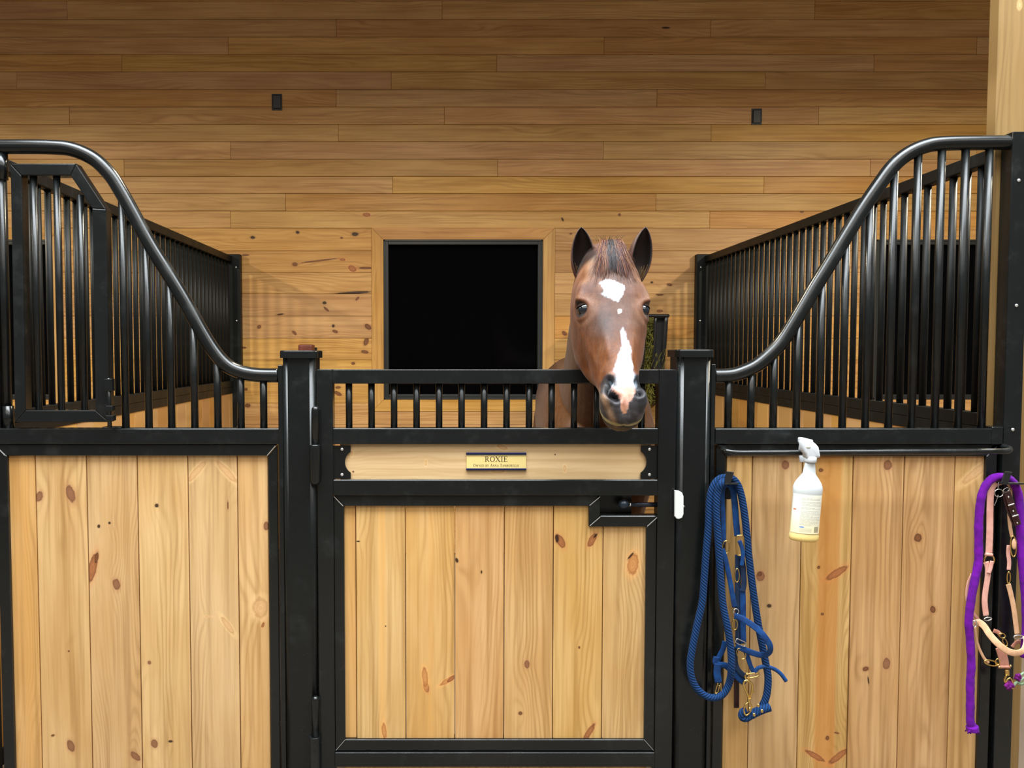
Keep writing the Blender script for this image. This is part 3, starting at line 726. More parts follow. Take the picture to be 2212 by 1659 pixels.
def text(bm, s, caps, small, xc, zb_, y, track=.06, width=None):
    items = []; x = 0
    for ch in s:
        h = caps if ch.isupper() else small
        wd, st = glyph(ch.upper()); items.append((x, h, st)); x += (wd + track) * h
    k = (width / x) if width else 1; x0 = xc - x * k / 2
    for gx, h, st in items:
        for pts, th in st:
            (a, b_), = [pts] if len(pts) == 2 else [(pts[0], pts[-1])]
            ax, az = x0 + (gx + a[0] * h) * k, zb_ + a[1] * h; bx_, bz = x0 + (gx + b_[0] * h) * k, zb_ + b_[1] * h
            d = Vector((bx_ - ax, bz - az)); 
            if d.length < 1e-9: continue
            nrm = Vector((-d.y, d.x)).normalized() * (th * h / 2)
            vs = [bm.verts.new((ax + nrm.x, y, az + nrm.y)), bm.verts.new((ax - nrm.x, y, az - nrm.y)), bm.verts.new((bx_ - nrm.x, y, bz - nrm.y)), bm.verts.new((bx_ + nrm.x, y, bz + nrm.y))]
            bm.faces.new(vs)
tx_ = nb(); mpp = yn / F
xc_ = AX(1072, 996, yn)
text(tx_, 'ROXIE', 11.2 * mpp, 0, xc_, AZ(997.2, yn), yn - .0003, .05, 50 * mpp)
text(tx_, 'Owned by Anna Tamborello', 5.9 * mpp, 4.5 * mpp, xc_, AZ(1008, yn), yn - .0003, .1, 100 * mpp)
obj('lettering', tx_, plain('engraved_dark', srgb(52, 38, 16), .6), np_, label='engraved words on gold')

# ------------------------------------------------------------ blanket bar, hooks, bottle
bar_y = 2.368
bb_ = nb()
bp = [A(1566, 969, Y0 + .004), A(1562, 970, 2.42), A(1567, 974, 2.38), A(1590, 978, bar_y), A(1640, 978, bar_y), A(1750, 977.5, bar_y), A(1950, 976, bar_y), A(2110, 975, bar_y), A(2150, 975, bar_y), A(2176, 974, 2.38), A(2180, 969, 2.41), A(2165, 964, Y0 + .004)]
bo = obj('blanket_bar', sweep(bb_, catmull(bp, 6), .0092, nseg=16, ref=(0, 0, 1)), STEEL, None)
tag(bo, 'black blanket bar running level across the right panel, under the bars', 'blanket bar')
def hook(pts, label):
    r = nb(); yh = 2.374
    fr_ = [P2(x, y, yh) for x, y in pts]
    prism(r, fr_, yh, yh + .0045, .001, 1)
    xm = (fr_[2][0] + fr_[3][0]) / 2; zm = (fr_[2][1] + fr_[3][1]) / 2 
    x2, z2 = xm * Y0 / yh, CAMZ + (zm - CAMZ) * Y0 / yh
    box(r, xm - .009, x2 + .009, yh, Y0 - .002, zm - .004, zm + .001, .001)
    box(r, x2 - .009, x2 + .009, Y0 - .007, Y0 - .001, z2 - .05, z2 + .012, .001)
    return tag(obj('tack_hook', r, BLACKP, None), label, 'hook', 'hooks on the right panel')
hook([(1569.5, 1018), (1586, 1020), (1578.5, 1045.5), (1565, 1043)], 'flat black hook that holds the blue rope and halter')
hook([(2171.5, 1018), (2187, 1020), (2178, 1045.5), (2163.5, 1042.5)], 'flat black hook that holds the purple rope and pink halter')

def bottle():
    yb = 2.322; s = yb / F
    base = A(1735, 1168, yb); top = A(1750, 997, yb)
    root = thing('spray_bottle', 'white plastic spray bottle with a printed label hanging from the black bar', 'spray bottle', base)
    ax = (top - base); H = ax.length; ang = math.atan2(ax.x, ax.z)
    M = Matrix.Translation(base) @ Matrix.Rotation(ang, 4, 'Y')
    r0 = 31.8 * s
    prof = [(r0 * .3, 0), (r0 * .85, .001), (r0 * .98, .006), (r0 * 1.0, .012), (r0 * .99, .020), (r0 * .965, .024), (r0 * .965, H * .60), (r0 * .985, H * .615), (r0 * .99, H * .66), (r0 * .97, H * .69), (r0 * .88, H * .735), (r0 * .72, H * .78), (r0 * .55, H * .82), (r0 * .44, H * .85), (r0 * .42, H * .88), (r0 * .36, H * .95), (r0 * .33, H)]
    N = NT('milky_plastic'); tc = N.n('ShaderNodeTexCoord'); sp = N.n('ShaderNodeSeparateXYZ'); N.l(tc.outputs['Object'], sp.inputs[0])
    lv = N.rng(sp.outputs[2], .006, .035, 0, 1); lv2 = N.rng(sp.outputs[2], .03, .17, 0, 1)
    col = N.mix(lv2, srgb(214, 198, 146), srgb(204, 212, 214)); col = N.mix(lv, srgb(236, 208, 128), col)
    N.l(col, N.b.inputs['Base Color']); N.b.inputs['Roughness'].default_value = .35; N.b.inputs['Subsurface Weight'].default_value = .15
    obj('body', lathe(nb(), prof, (0, 0, 0), 40, 1, .62, M), N.m, root)
    # label on the front of the body
    N = NT('bottle_label'); uv = N.n('ShaderNodeUVMap'); sp = N.n('ShaderNodeSeparateXYZ'); N.l(uv.outputs[0], sp.inputs[0])
    u, v = sp.outputs[0], sp.outputs[1]
    line = N.math('FRACT', N.math('MULTIPLY', v, 34)); ln = N.math('MULTIPLY', N.math('GREATER_THAN', line, .4), 1)
    idx = N.math('FLOOR', N.math('MULTIPLY', v, 34))
    cc = N.n('ShaderNodeCombineXYZ'); N.l(N.math('MULTIPLY', u, 40), cc.inputs[0]); N.l(N.math('MULTIPLY', idx, 5.3), cc.inputs[1])
    wd = N.math('GREATER_THAN', N.noise(cc.outputs[0], 1.4, 1), .42)
    c2 = N.n('ShaderNodeCombineXYZ'); N.l(N.math('MULTIPLY', idx, 9.1), c2.inputs[0])
    end = N.math('LESS_THAN', u, N.rng(N.noise(c2.outputs[0], 1.0, 0), .3, .6, .55, .97))
    gap = N.math('GREATER_THAN', N.noise(c2.outputs[0], .37, 0), .40)
    inb = N.math('MULTIPLY', N.math('MULTIPLY', N.math('GREATER_THAN', u, .19), N.math('LESS_THAN', u, .93)), N.math('MULTIPLY', N.math('GREATER_THAN', v, .20), N.math('LESS_THAN', v, .93)))
    ink = N.math('MULTIPLY', N.math('MULTIPLY', ln, wd), N.math('MULTIPLY', N.math('MULTIPLY', end, gap), inb))
    blk = N.math('MULTIPLY', N.math('MULTIPLY', N.math('GREATER_THAN', u, .17), N.math('LESS_THAN', u, .95)), N.math('MULTIPLY', N.math('GREATER_THAN', v, .19), N.math('LESS_THAN', v, .95)))
    base_ = N.mix(N.rng(v, 0, .6), srgb(240, 228, 186), srgb(238, 236, 218))
    col = N.mix(N.math('MULTIPLY', blk, .22), base_, srgb(190, 192, 184)); col = N.mix(N.math('MULTIPLY', ink, .42), col, srgb(128, 132, 130))
    low = N.math('MULTIPLY', N.math('MULTIPLY', ln, N.math('LESS_THAN', v, .14)), N.math('MULTIPLY', N.math('GREATER_THAN', u, .19), N.math('LESS_THAN', u, .62)))
    col = N.mix(N.math('MULTIPLY', N.math('MULTIPLY', low, N.math('GREATER_THAN', v, .03)), .5), col, srgb(140, 142, 136))
    # bar code block
    inc = N.math('MULTIPLY', N.math('MULTIPLY', N.math('GREATER_THAN', u, .72), N.math('LESS_THAN', u, .90)), N.math('MULTIPLY', N.math('GREATER_THAN', v, .04), N.math('LESS_THAN', v, .19)))
    c3 = N.n('ShaderNodeCombineXYZ'); N.l(N.math('MULTIPLY', v, 230), c3.inputs[1])
    col = N.mix(N.math('MULTIPLY', inc, N.math('MULTIPLY', N.math('GREATER_THAN', N.noise(c3.outputs[0], 1, 1), .45), .8)), col, srgb(70, 66, 50))
    # blue emblem
    e1 = N.math('DIVIDE', N.math('SUBTRACT', u, .26), .085); e2 = N.math('DIVIDE', N.math('SUBTRACT', v, .165), .016)
    el = N.math('LESS_THAN', N.math('ADD', N.math('MULTIPLY', e1, e1), N.math('MULTIPLY', e2, e2)), 1)
    col = N.mix(el, col, srgb(96, 140, 205))
    e1 = N.math('DIVIDE', N.math('SUBTRACT', u, .035), .03); e2 = N.math('DIVIDE', N.math('SUBTRACT', v, .60), .02)
    el = N.math('LESS_THAN', N.math('ADD', N.math('MULTIPLY', e1, e1), N.math('MULTIPLY', e2, e2)), 1)
    col = N.mix(el, col, srgb(190, 110, 84))
    N.l(col, N.b.inputs['Base Color']); N.b.inputs['Roughness'].default_value = .4
    lb = nb(); uvl = lb.loops.layers.uv.verify(); n = 18; g_ = []
    for j in (0, 1):
        row = []
        for i in range(n + 1):
            th = math.pi * (1.03 + .94 * i / n) ; rr = r0 * .972
            z = .027 + j * (H * .595 - .027)
            row.append(lb.verts.new(M @ Vector((rr * math.cos(th), rr * .62 * math.sin(th) - .0006, z))))
        g_.append(row)
    for i in range(n):
        f = lb.faces.new((g_[0][i], g_[0][i + 1], g_[1][i + 1], g_[1][i])); f.smooth = True
        # arc-length-like u as seen from the front
        cu = lambda k: .5 - .5 * math.cos(math.pi * (k / n))
        for lp_, (uu, vv) in zip(f.loops, ((cu(i), 0), (cu(i + 1), 0), (cu(i + 1), 1), (cu(i), 1))): lp_[uvl].uv = (uu, vv)
    obj('label_sticker', lb, N.m, root, label='cream label printed with small grey text')
    WP = plain('white_plastic_head', (.60, .63, .66), .4)
    obj('collar', lathe(nb(), [(.0165, H - .002), (.018, H), (.0182, H + .014), (.0165, H + .016)], (0, 0, 0), 28, 1, 1, M), WP, root)
    sc = 5.925
    hp = [(528, 200), (545, 172), (610, 168), (665, 195), (705, 225), (738, 262), (750, 310), (762, 378), (755, 400), (735, 405), (705, 398), (695, 418), (640, 422), (578, 402), (573, 350), (543, 322), (534, 268)]
    hd = prism(nb(), [P2(1640 + x / sc, 920 + y / sc, yb) for x, y in hp], yb - .014, yb + .016, .006, 4)
    for f in hd.faces: f.smooth = True
    obj('trigger_head', hd, WP, root)
    rc = nb(); p = A(1640 + 602 / sc, 920 + 262 / sc, yb); ball(rc, (p.x, yb - .0135, p.z), .0075, (1, .3, .62), 14)
    obj('head_inset', rc, plain('cream_inset', srgb(214, 212, 200), .5), root)
    nz = nb(); p = A(1758, 955, yb); box(nz, p.x - .012, p.x + .004, yb + .01, yb + .085, p.z - .012, p.z + .006, .004)
    obj('nozzle', nz, WP, root)
    tg = nb(); sweep(tg, catmull([(p.x - .006, yb + .066, p.z - .008), (p.x - .006, yb + .072, p.z - .035), (p.x - .005, yb + .064, p.z - .07)], 5), .006, .003, square=True); obj('trigger', tg, WP, root)
bottle()

# ------------------------------------------------------------ ropes and halters
def rope_mat(name, c1, c2, freq=150, rough=.75, fuzz=.0):
    N = NT(name); uv = N.n('ShaderNodeUVMap'); sp = N.n('ShaderNodeSeparateXYZ'); N.l(uv.outputs[0], sp.inputs[0])
    a = N.math('ADD', N.math('MULTIPLY', sp.outputs[0], freq), N.math('MULTIPLY', sp.outputs[1], 5))
    b = N.math('SUBTRACT', N.math('MULTIPLY', sp.outputs[0], freq), N.math('MULTIPLY', sp.outputs[1], 3))
    s1 = N.math('SINE', N.math('MULTIPLY', a, 6.283)); s2 = N.math('SINE', N.math('MULTIPLY', N.math('ADD', N.math('MULTIPLY', sp.outputs[1], 12), N.math('MULTIPLY', a, .5)), 6.283))
    h = N.math('ADD', N.math('MULTIPLY', s1, .7), N.math('MULTIPLY', s2, .25))
    N.l(N.mix(N.rng(h, -.8, .6), c2, c1), N.b.inputs['Base Color']); N.b.inputs['Roughness'].default_value = rough
    N.b.inputs['Sheen Weight'].default_value = .03; N.b.inputs['Specular IOR Level'].default_value = .25
    N.bump(h, .7, .0016); return N.m
def strap_mat(name, c1, c2, rough=.7, freq=600):
    N = NT(name); tc = N.n('ShaderNodeTexCoord'); n = N.noise(tc.outputs['Object'], 40, 3); n2 = N.noise(tc.outputs['Object'], freq, 2)
    N.l(N.mix(N.rng(n, .3, .7), c1, c2), N.b.inputs['Base Color']); N.b.inputs['Roughness'].default_value = rough
    N.b.inputs['Sheen Weight'].default_value = .03; N.b.inputs['Specular IOR Level'].default_value = .3
    N.bump(n2, .5, .0007); return N.m
BLUE = rope_mat('blue_rope', (.002, .046, .165, 1), (.001, .013, .060, 1), 105)
BLUES = strap_mat('blue_webbing', (.003, .056, .215, 1), (.002, .028, .12, 1))
NAVY = strap_mat('navy_webbing', (.010, .030, .085, 1), (.006, .018, .05, 1))
PURP = strap_mat('purple_fleece_rope', (.16, .001, .33, 1), (.09, .001, .21, 1), .9, 260)
PURPD = strap_mat('plum_cord', (.22, .01, .22, 1), (.12, .005, .13, 1), .9, 260)
PINK = strap_mat('pink_webbing', (.80, .43, .35, 1), (.68, .33, .26, 1), .7)
TANP = strap_mat('pale_tan_strap', (.74, .44, .26, 1), (.60, .34, .18, 1), .6)
DUSTY = strap_mat('dusty_pink_leather', (.52, .24, .17, 1), (.42, .18, .12, 1), .6)
LEATH = strap_mat('dark_brown_leather', (.045, .014, .012, 1), (.02, .008, .006, 1), .35)
def pp(pts, Y):
    out = []
    for q in pts:
        y = q[2] if len(q) > 2 else Y
        out.append(A(q[0], q[1], y))
    return catmull(out, 7)
def ribbon(name, pts, Y, wpx, mat, parent, th=.0016, twist=None, label=None):
    P = pp(pts, Y); hw = wpx / 2 * Y / F
    bm = sweep(nb(), P, hw, th, nseg=14, twist=twist)
    return obj(name, bm, mat, parent, label=label)
def ringo(name, c, rx, rz, Y, mat, parent, th=.0017, rot=0, tilt=0, n=28, sq=False):
    cc_ = A(c[0], c[1], Y); s = Y / F; P = []
    for k in range(n):
        a = 2 * math.pi * k / n; ca, sa = math.cos(a), math.sin(a)
        if sq: ca = math.copysign(abs(ca) ** .45, ca); sa = math.copysign(abs(sa) ** .45, sa)
        x, z = rx * s * ca, rz * s * sa
        x, z = x * math.cos(R(rot)) - z * math.sin(R(rot)), x * math.sin(R(rot)) + z * math.cos(R(rot))
        P.append(cc_ + Vector((x, math.sin(R(tilt)) * x, z)))
    return obj(name, sweep(nb(), P, th, nseg=8, closed=True, ref=(0, 1, 0)), mat, parent)

YR = 2.400
# blue lead rope
lr = thing('lead_rope', 'thick braided blue lead rope looped over the left hook', 'lead rope', A(1575, 1040, YR))
rp1 = [(1646, 1526), (1653, 1512), (1658, 1490), (1659, 1461), (1654, 1432), (1648, 1402), (1639, 1355), (1631, 1305), (1624, 1255), (1617, 1195), (1610, 1125), (1603, 1078), (1594, 1048), (1582, 1034), (1567, 1031), (1552, 1036), (1540, 1052), (1533, 1081), (1530, 1140), (1525, 1195), (1521, 1253), (1517, 1300), (1507, 1345), (1496, 1398), (1491, 1434), (1494, 1464), (1506, 1488), (1526, 1504), (1545, 1507), (1562, 1499), (1575, 1476), (1580, 1443, 2.385), (1578, 1398, 2.385), (1571, 1352, 2.385), (1562, 1307, 2.39), (1556, 1240, 2.39), (1551, 1165, 2.39), (1547, 1100, 2.39), (1550, 1063, 2.39), (1560, 1042, 2.385), (1575, 1037, 2.412)]
obj('rope', sweep(nb(), pp(rp1, YR), .0112, .0105, nseg=16), BLUE, lr)
obj('spliced_end', sweep(nb(), pp([(1664, 1527), (1648, 1532), (1628, 1541), (1612, 1551), (1602, 1548), (1604, 1538), (1612, 1534)], 2.39), [.0075] + [.0135] * 16 + [.012] * 10 + [.0105] * 16, nseg=16), BLUE, lr)
for (x, y) in ((1620, 1532), (1638, 1524), (1629, 1544), (1646, 1536)):
    b = nb(); p = A(x, y, 2.376); ball(b, p, .0055, (.9, .6, 1.1), 12); obj('clamp', b, BRASS, lr)
sn = nb()
sweep(sn, pp([(1618, 1516), (1609, 1524), (1607, 1537), (1612, 1545), (1620, 1538), (1624, 1526), (1618, 1516)], 2.378), .0024, nseg=8)
sweep(sn, pp([(1618, 1517), (1618, 1508)], 2.378), .0052, nseg=10)
sweep(sn, catmull([A(x, y, 2.378) for x, y in ((1618, 1510), (1614, 1498), (1608, 1485), (1606, 1476), (1611, 1470), (1619, 1472), (1625, 1480), (1624, 1494), (1620, 1508))], 5), .0036, nseg=10)
sweep(sn, pp([(1624, 1493), (1629, 1496)], 2.378), .003, nseg=8)
obj('snap_clip', sn, BRASS, lr)
# blue halter
bh = thing('halter', 'blue webbing horse halter with brass fittings, hung with the blue rope', 'halter', A(1585, 1060, 2.41))
YH = 2.412
ribbon('crown_strap', [(1571, 1047), (1563, 1052), (1560, 1075), (1562, 1115), (1563, 1160), (1561, 1176)], YH, 11, BLUES, bh)
ribbon('crown_strap', [(1576, 1046), (1583, 1058), (1587, 1085), (1590, 1125), (1593, 1158)], YH, 14, BLUES, bh)
ringo('ring', (1568, 1182), 8, 14, YH - .004, BRASS, bh, .0019)
ribbon('cheek_strap', [(1560, 1186), (1565, 1200), (1573, 1235), (1580, 1272), (1587, 1312)], 2.402, 11, BLUES, bh)
ribbon('crown_strap', [(1597, 1168), (1603, 1184), (1605, 1200), (1602, 1222)], 2.395, 9, BLUES, bh, .003)
ringo('buckle', (1599, 1178), 8.5, 22, 2.397, BRASS, bh, .0024, rot=3, sq=True)
ribbon('cheek_strap', [(1594, 1198), (1594, 1230), (1594, 1262), (1594, 1300), (1595, 1345), (1594, 1392)], YH, 13, NAVY, bh)
ribbon('cheek_strap', [(1602, 1200), (1606, 1235), (1607, 1262), (1604, 1278)], 2.405, 12, NAVY, bh)
ringo('ring', (1592, 1243), 5, 15, 2.400, BRASS, bh, .0017)
ribbon('cheek_strap', [(1604, 1272), (1605, 1310), (1605, 1350), (1606, 1390)], 2.408, 13, BLUES, bh)
ringo('ring', (1590, 1321), 6, 6, 2.395, SILVER, bh, .0016)
nose = pp([(1586, 1331, 2.392), (1598, 1334, 2.385), (1616, 1344, 2.372), (1636, 1359, 2.360), (1652, 1376, 2.352), (1663, 1394, 2.352), (1662, 1409, 2.362), (1650, 1415, 2.374), (1634, 1413, 2.383), (1612, 1405, 2.392), (1590, 1394, 2.397)], 2.38)
nn = len(nose)
obj('noseband', sweep(nb(), nose, [13.5 / 2 * 2.37 / F] * nn, .0017, nseg=14), BLUES, bh)
ringo('ring', (1587, 1349), 5.5, 12, 2.395, BRASS, bh, .0020)
ringo('ring', (1600, 1388), 12, 5, 2.390, SILVER, bh, .0016, rot=-25, sq=True)
ringo('ring', (1601, 1412), 9, 13, 2.395, BRASS, bh, .0018, rot=30)
ribbon('chin_strap', [(1590, 1398), (1588, 1422), (1592, 1442), (1602, 1455), (1613, 1463)], 2.402, 11, NAVY, bh)
ribbon('chin_strap', [(1611, 1408), (1617, 1425), (1622, 1440), (1629, 1452)], 2.398, 10, BLUES, bh)
ringo('ring', (1624, 1459), 16, 5, 2.392, BRASS, bh, .0022, rot=8)
ringo('ring', (1614, 1463), 4, 9, 2.385, BRASS, bh, .0018)
obj('throat_cord', sweep(nb(), pp([(1630, 1454), (1635, 1445), (1643, 1441), (1655, 1440), (1672, 1445), (1686, 1455), (1698, 1471)], 2.395), .0062, .005, nseg=12), BLUES, bh)
ribbon('throat_strap', [(1566, 1385), (1562, 1402), (1554, 1418), (1550, 1430)], 2.415, 12, BLUES, bh, .002)
ribbon('throat_strap', [(1548, 1419), (1546, 1430), (1553, 1436), (1568, 1438), (1582, 1450), (1597, 1466), (1610, 1476)], 2.408, 14, BLUES, bh, .0025)
ribbon('throat_strap', [(1551, 1434), (1549, 1452), (1552, 1474)], 2.402, 16, BLUES, bh, .003)
sn = nb(); sweep(sn, pp([(1551, 1476), (1547, 1487), (1545, 1498), (1551, 1494), (1554, 1480)], 2.40), .0018, nseg=8); sweep(sn, pp([(1557, 1476), (1558, 1495)], 2.40), .002, nseg=8)
obj('snap_clip', sn, BRASS, bh)
ribbon('strap_end', [(1591, 1462), (1591, 1495), (1591, 1529)], 2.425, 12, LEATH, bh, .002, label='black leather strap end')

# purple rope
pr_ = thing('lead_rope', 'fuzzy purple lead rope draped over the right hook', 'lead rope', A(2170, 1033, YR))
rp2 = [(2213, 1420), (2217, 1340), (2214, 1275), (2208, 1215), (2205, 1165), (2203, 1106), (2201, 1075), (2194, 1051), (2182, 1036), (2165, 1030), (2147, 1032), (2132, 1045), (2122, 1066), (2117, 1093), (2114, 1133), (2114, 1180), (2113, 1216), (2107, 1247), (2098, 1294), (2093, 1341), (2096, 1388), (2098, 1434), (2096, 1472), (2096, 1520), (2096, 1555), (2099, 1572)]
P = pp(rp2, YR); n_ = len(P)
obj('rope', sweep(nb(), P, [.0120 + .0004 * math.sin(i * .9) + .0003 * math.sin(i * 2.3) for i in range(n_)], nseg=16), PURP, pr_)
fe = nb(); sweep(fe, pp([(2098, 1562), (2100, 1570), (2101, 1578)], YR), [.012] * 5 + [.015, .0175, .018] + [.018] * 7, nseg=16); 
for k in range(14):
    a = random.uniform(-.016, .016); p = A(2101, 1577, YR); sweep(fe, [p + Vector((a, random.uniform(-.01, .01), .004)), p + Vector((a * 1.25, random.uniform(-.012, .012), -.009))], .0022, nseg=5)
obj('frayed_end', fe, PURP, pr_)
# pink halter
ph = thing('halter', 'pink and tan horse halter with gold buckles under the purple rope', 'halter', A(2150, 1060, 2.41))
YK = 2.406
ribbon('crown_strap', [(2164, 1040), (2154, 1042), (2145, 1050), (2140, 1066), (2138.5, 1100), (2138, 1150), (2136, 1197)], YK - .004, 15.5, PINK, ph)
ribbon('keeper', [(2128, 1197), (2144, 1199)], YK - .008, 7, PINK, ph, .003)
ringo('ring', (2137, 1210), 11, 12, YK - .006, BRASS, ph, .0021)
ribbon('cheek_strap', [(2130, 1214), (2134, 1228), (2133, 1250), (2129, 1275), (2127, 1300), (2130, 1330)], YK - .006, 13, PINK, ph, .0022)
ribbon('cheek_strap', [(2143, 1212), (2140, 1226), (2136, 1238)], YK - .010, 9, PINK, ph, .002)
ringo('ring', (2134, 1337), 8, 3.5, YK - .012, SILVER, ph, .0019, rot=8)
nose = pp([(2103, 1347, 2.39), (2115, 1345, 2.385), (2126, 1353, 2.378), (2138, 1371, 2.368), (2156, 1391, 2.358), (2176, 1406, 2.352), (2195, 1411, 2.352), (2210, 1405, 2.36), (2216, 1390, 2.372), (2214, 1378, 2.39)], 2.38)
obj('noseband', sweep(nb(), nose, 14.5 / 2 * 2.37 / F, .002, nseg=14), TANP, ph)
ringo('ring', (2106, 1347), 4, 7, 2.382, SILVER, ph, .0018)
ribbon('throat_strap', [(2100, 1240), (2091, 1262), (2089, 1290), (2094, 1310), (2105, 1328), (2118, 1343)], 2.420, 7, PINK, ph)
ribbon('chin_strap', [(2106, 1355), (2109, 1380), (2116, 1402), (2126, 1422), (2136, 1432)], 2.402, 6, TANP, ph)
ringo('ring', (2141, 1432), 15, 5.5, 2.395, BRASS, ph, .0022, rot=-14); ringo('ring', (2155, 1430), 4.5, 7, 2.39, BRASS, ph, .0016)
ribbon('chin_strap', [(2146, 1362), (2156, 1366), (2161, 1372)], 2.404, 9, DUSTY, ph)
ringo('ring', (2165, 1373), 7, 5, 2.40, BRASS, ph, .0016, rot=-20); ringo('ring', (2171, 1387), 4, 9, 2.40, BRASS, ph, .0014, rot=25)
ribbon('chin_strap', [(2160, 1398), (2165, 1414), (2169, 1432), (2170, 1443)], 2.39, 21, DUSTY, ph, .0022)
ribbon('keeper', [(2157, 1441), (2182, 1441)], 2.385, 6, DUSTY, ph, .003)
for x in (2159, 2183):
    b = nb(); ball(b, A(x, 1441 if x < 2170 else 1438, 2.382), .0036, seg=10); obj('rivet', b, BRASS, ph)
sn = nb(); sweep(sn, pp([(2175, 1446), (2176, 1458)], 2.385), .0062, nseg=10)
sweep(sn, pp([(2174, 1458), (2170, 1468), (2172, 1474), (2178, 1466), (2184, 1466), (2188, 1476), (2187, 1488)], 2.382), .0026, nseg=8)
obj('snap_clip', sn, BRASS, ph)
ribbon('crown_strap', [(2176, 1042), (2182, 1052), (2183, 1075), (2180, 1100), (2181, 1130), (2186, 1160)], YK, 8, TANP, ph)
bk = nb(); p = A(2191, 1175, 2.395); ball(bk, p, .0085, (1, .35, 2.1), 16); obj('buckle_tab', bk, TANP, ph); ringo('buckle', (2189, 1180), 6.5, 23, 2.394, BRASS, ph, .0018, rot=4)
ribbon('cheek_strap', [(2179, 1178), (2178, 1195), (2180, 1214), (2179, 1231)], YK, 9, PINK, ph)
ringo('ring', (2179, 1248), 3.5, 13, 2.398, BRASS, ph, .0018)
ribbon('cheek_strap', [(2178, 1262), (2184, 1285), (2190, 1315), (2194, 1345), (2197, 1370)], YK, 11, TANP, ph)
ringo('ring', (2201, 1376), 11, 4, 2.395, SILVER, ph, .0024)
ribbon('chin_strap', [(2186, 1398), (2198, 1386), (2210, 1392)], 2.405, 8, DUSTY, ph)
# key ring with leather strap
kr = thing('leather_strap', 'short dark brown leather strap with nickel keepers on a silver ring', 'strap', A(2170, 1060, 2.385))
ringo('ring', (2158, 1065), 9.5, 8.5, 2.385, SILVER, kr, .0013)
ringo('ring', (2174, 1058), 7, 4, 2.385, SILVER, kr, .0012, rot=25)
sn = nb(); sweep(sn, pp([(2157, 1043), (2156, 1055)], 2.385), .0016, nseg=8); sweep(sn, pp([(2156, 1070), (2153, 1080), (2148, 1092)], 2.385), .0011, nseg=6); obj('chain_link', sn, SILVER, kr)
ribbon('strap', [(2175, 1062), (2181, 1080), (2188, 1102), (2195, 1122), (2199, 1134)], 2.380, 15, LEATH, kr, .0022)
ribbon('strap', [(2171, 1062), (2175, 1085), (2184, 1112), (2193, 1134)], 2.386, 12, LEATH, kr, .002)
for a, b_ in (((2178, 1092), (2191, 1088)), ((2187, 1116), (2200, 1112))):
    obj('keeper', sweep(nb(), pp([a, b_], 2.373), .0022, nseg=8), SILVER, kr)
for x, y in ((2179, 1074), (2189, 1104), (2198, 1130)):
    b = nb(); ball(b, A(x, y, 2.374), .0028, (1, .5, 1), 10); obj('stud', b, SILVER, kr)
# plum and green braided cord held by the snap
kc = thing('braided_cord', 'knotted plum and mint green cord held by the gold snap under the pink halter', 'cord', A(2185, 1475, 2.385))
b = nb()
for k in range(22):
    th = k * 2.4; r = 8 * math.sqrt((k + 1) / 22); p = A(2180 + r * math.cos(th), 1481 + r * .9 * math.sin(th), 2.385 + random.uniform(-.006, .006)); ball(b, p, .0055, seg=8)
obj('knot', b, PURPD, kc)
b = nb()
for k in range(12):
    th = k * 2.4; r = 6 * math.sqrt((k + 1) / 12); p = A(2199 + r * math.cos(th), 1463 + r * math.sin(th), 2.385 + random.uniform(-.004, .004)); ball(b, p, .005, seg=8)
obj('knot', b, PURPD, kc)
b = nb()
sweep(b, pp([(2189, 1482), (2197, 1473), (2206, 1478), (2218, 1470)], 2.385), .004, nseg=8); sweep(b, pp([(2195, 1475), (2205, 1458), (2216, 1452)], 2.388), .0035, nseg=8); sweep(b, pp([(2199, 1478), (2209, 1466), (2220, 1460)], 2.385), .0035, nseg=8)
obj('cord', b, strap_mat('mint_cord', (.30, .42, .28, 1), (.18, .26, .15, 1), .9), kc)

# ------------------------------------------------------------ things at the back wall
def cover(px, py, label):
    p = A(px, py, YW)
    r = thing('outlet_cover', label, 'outlet cover', (p.x, YW, p.z - .055), 'black covers on the back wall')
    obj('plate', bx(p.x - .036, p.x + .036, YW - .007, YW - .0025, p.z - .056, p.z + .056, .002), BLACKP, r)
    obj('flap', bx(p.x - .029, p.x + .029, YW - .015, YW - .0065, p.z - .047, p.z + .047, .006, 3), BLACKP, r)
cover(598.5, 221, 'small black weatherproof cover high on the board wall, upper left of the window')
cover(1634, 252.5, 'small black weatherproof cover on the board wall, upper right above the partition')
# reddish block behind the left gate post
pb = A(661, 744, 5.33)
sbk = thing('salt_block', 'reddish brown block on the wall just showing above the left gate post', 'block', (pb.x, 5.35, pb.z - .11))
obj('block', bx(pb.x - .050, pb.x + .050, 5.30, 5.40, pb.z - .10, pb.z, .012, 3), plain('red_brown_salt', (.16, .035, .02), .5, var=.3), sbk, smooth=False)
hb = nb(); box(hb, pb.x - .06, pb.x + .06, 5.29, 5.425, pb.z - .112, pb.z - .101, .002); box(hb, pb.x - .06, pb.x + .06, 5.415, 5.427, pb.z - .15, pb.z - .02, .002); box(hb, pb.x - .06, pb.x + .06, 5.288, 5.296, pb.z - .112, pb.z - .06, .002)
obj('holder', hb, BLACKP, sbk)

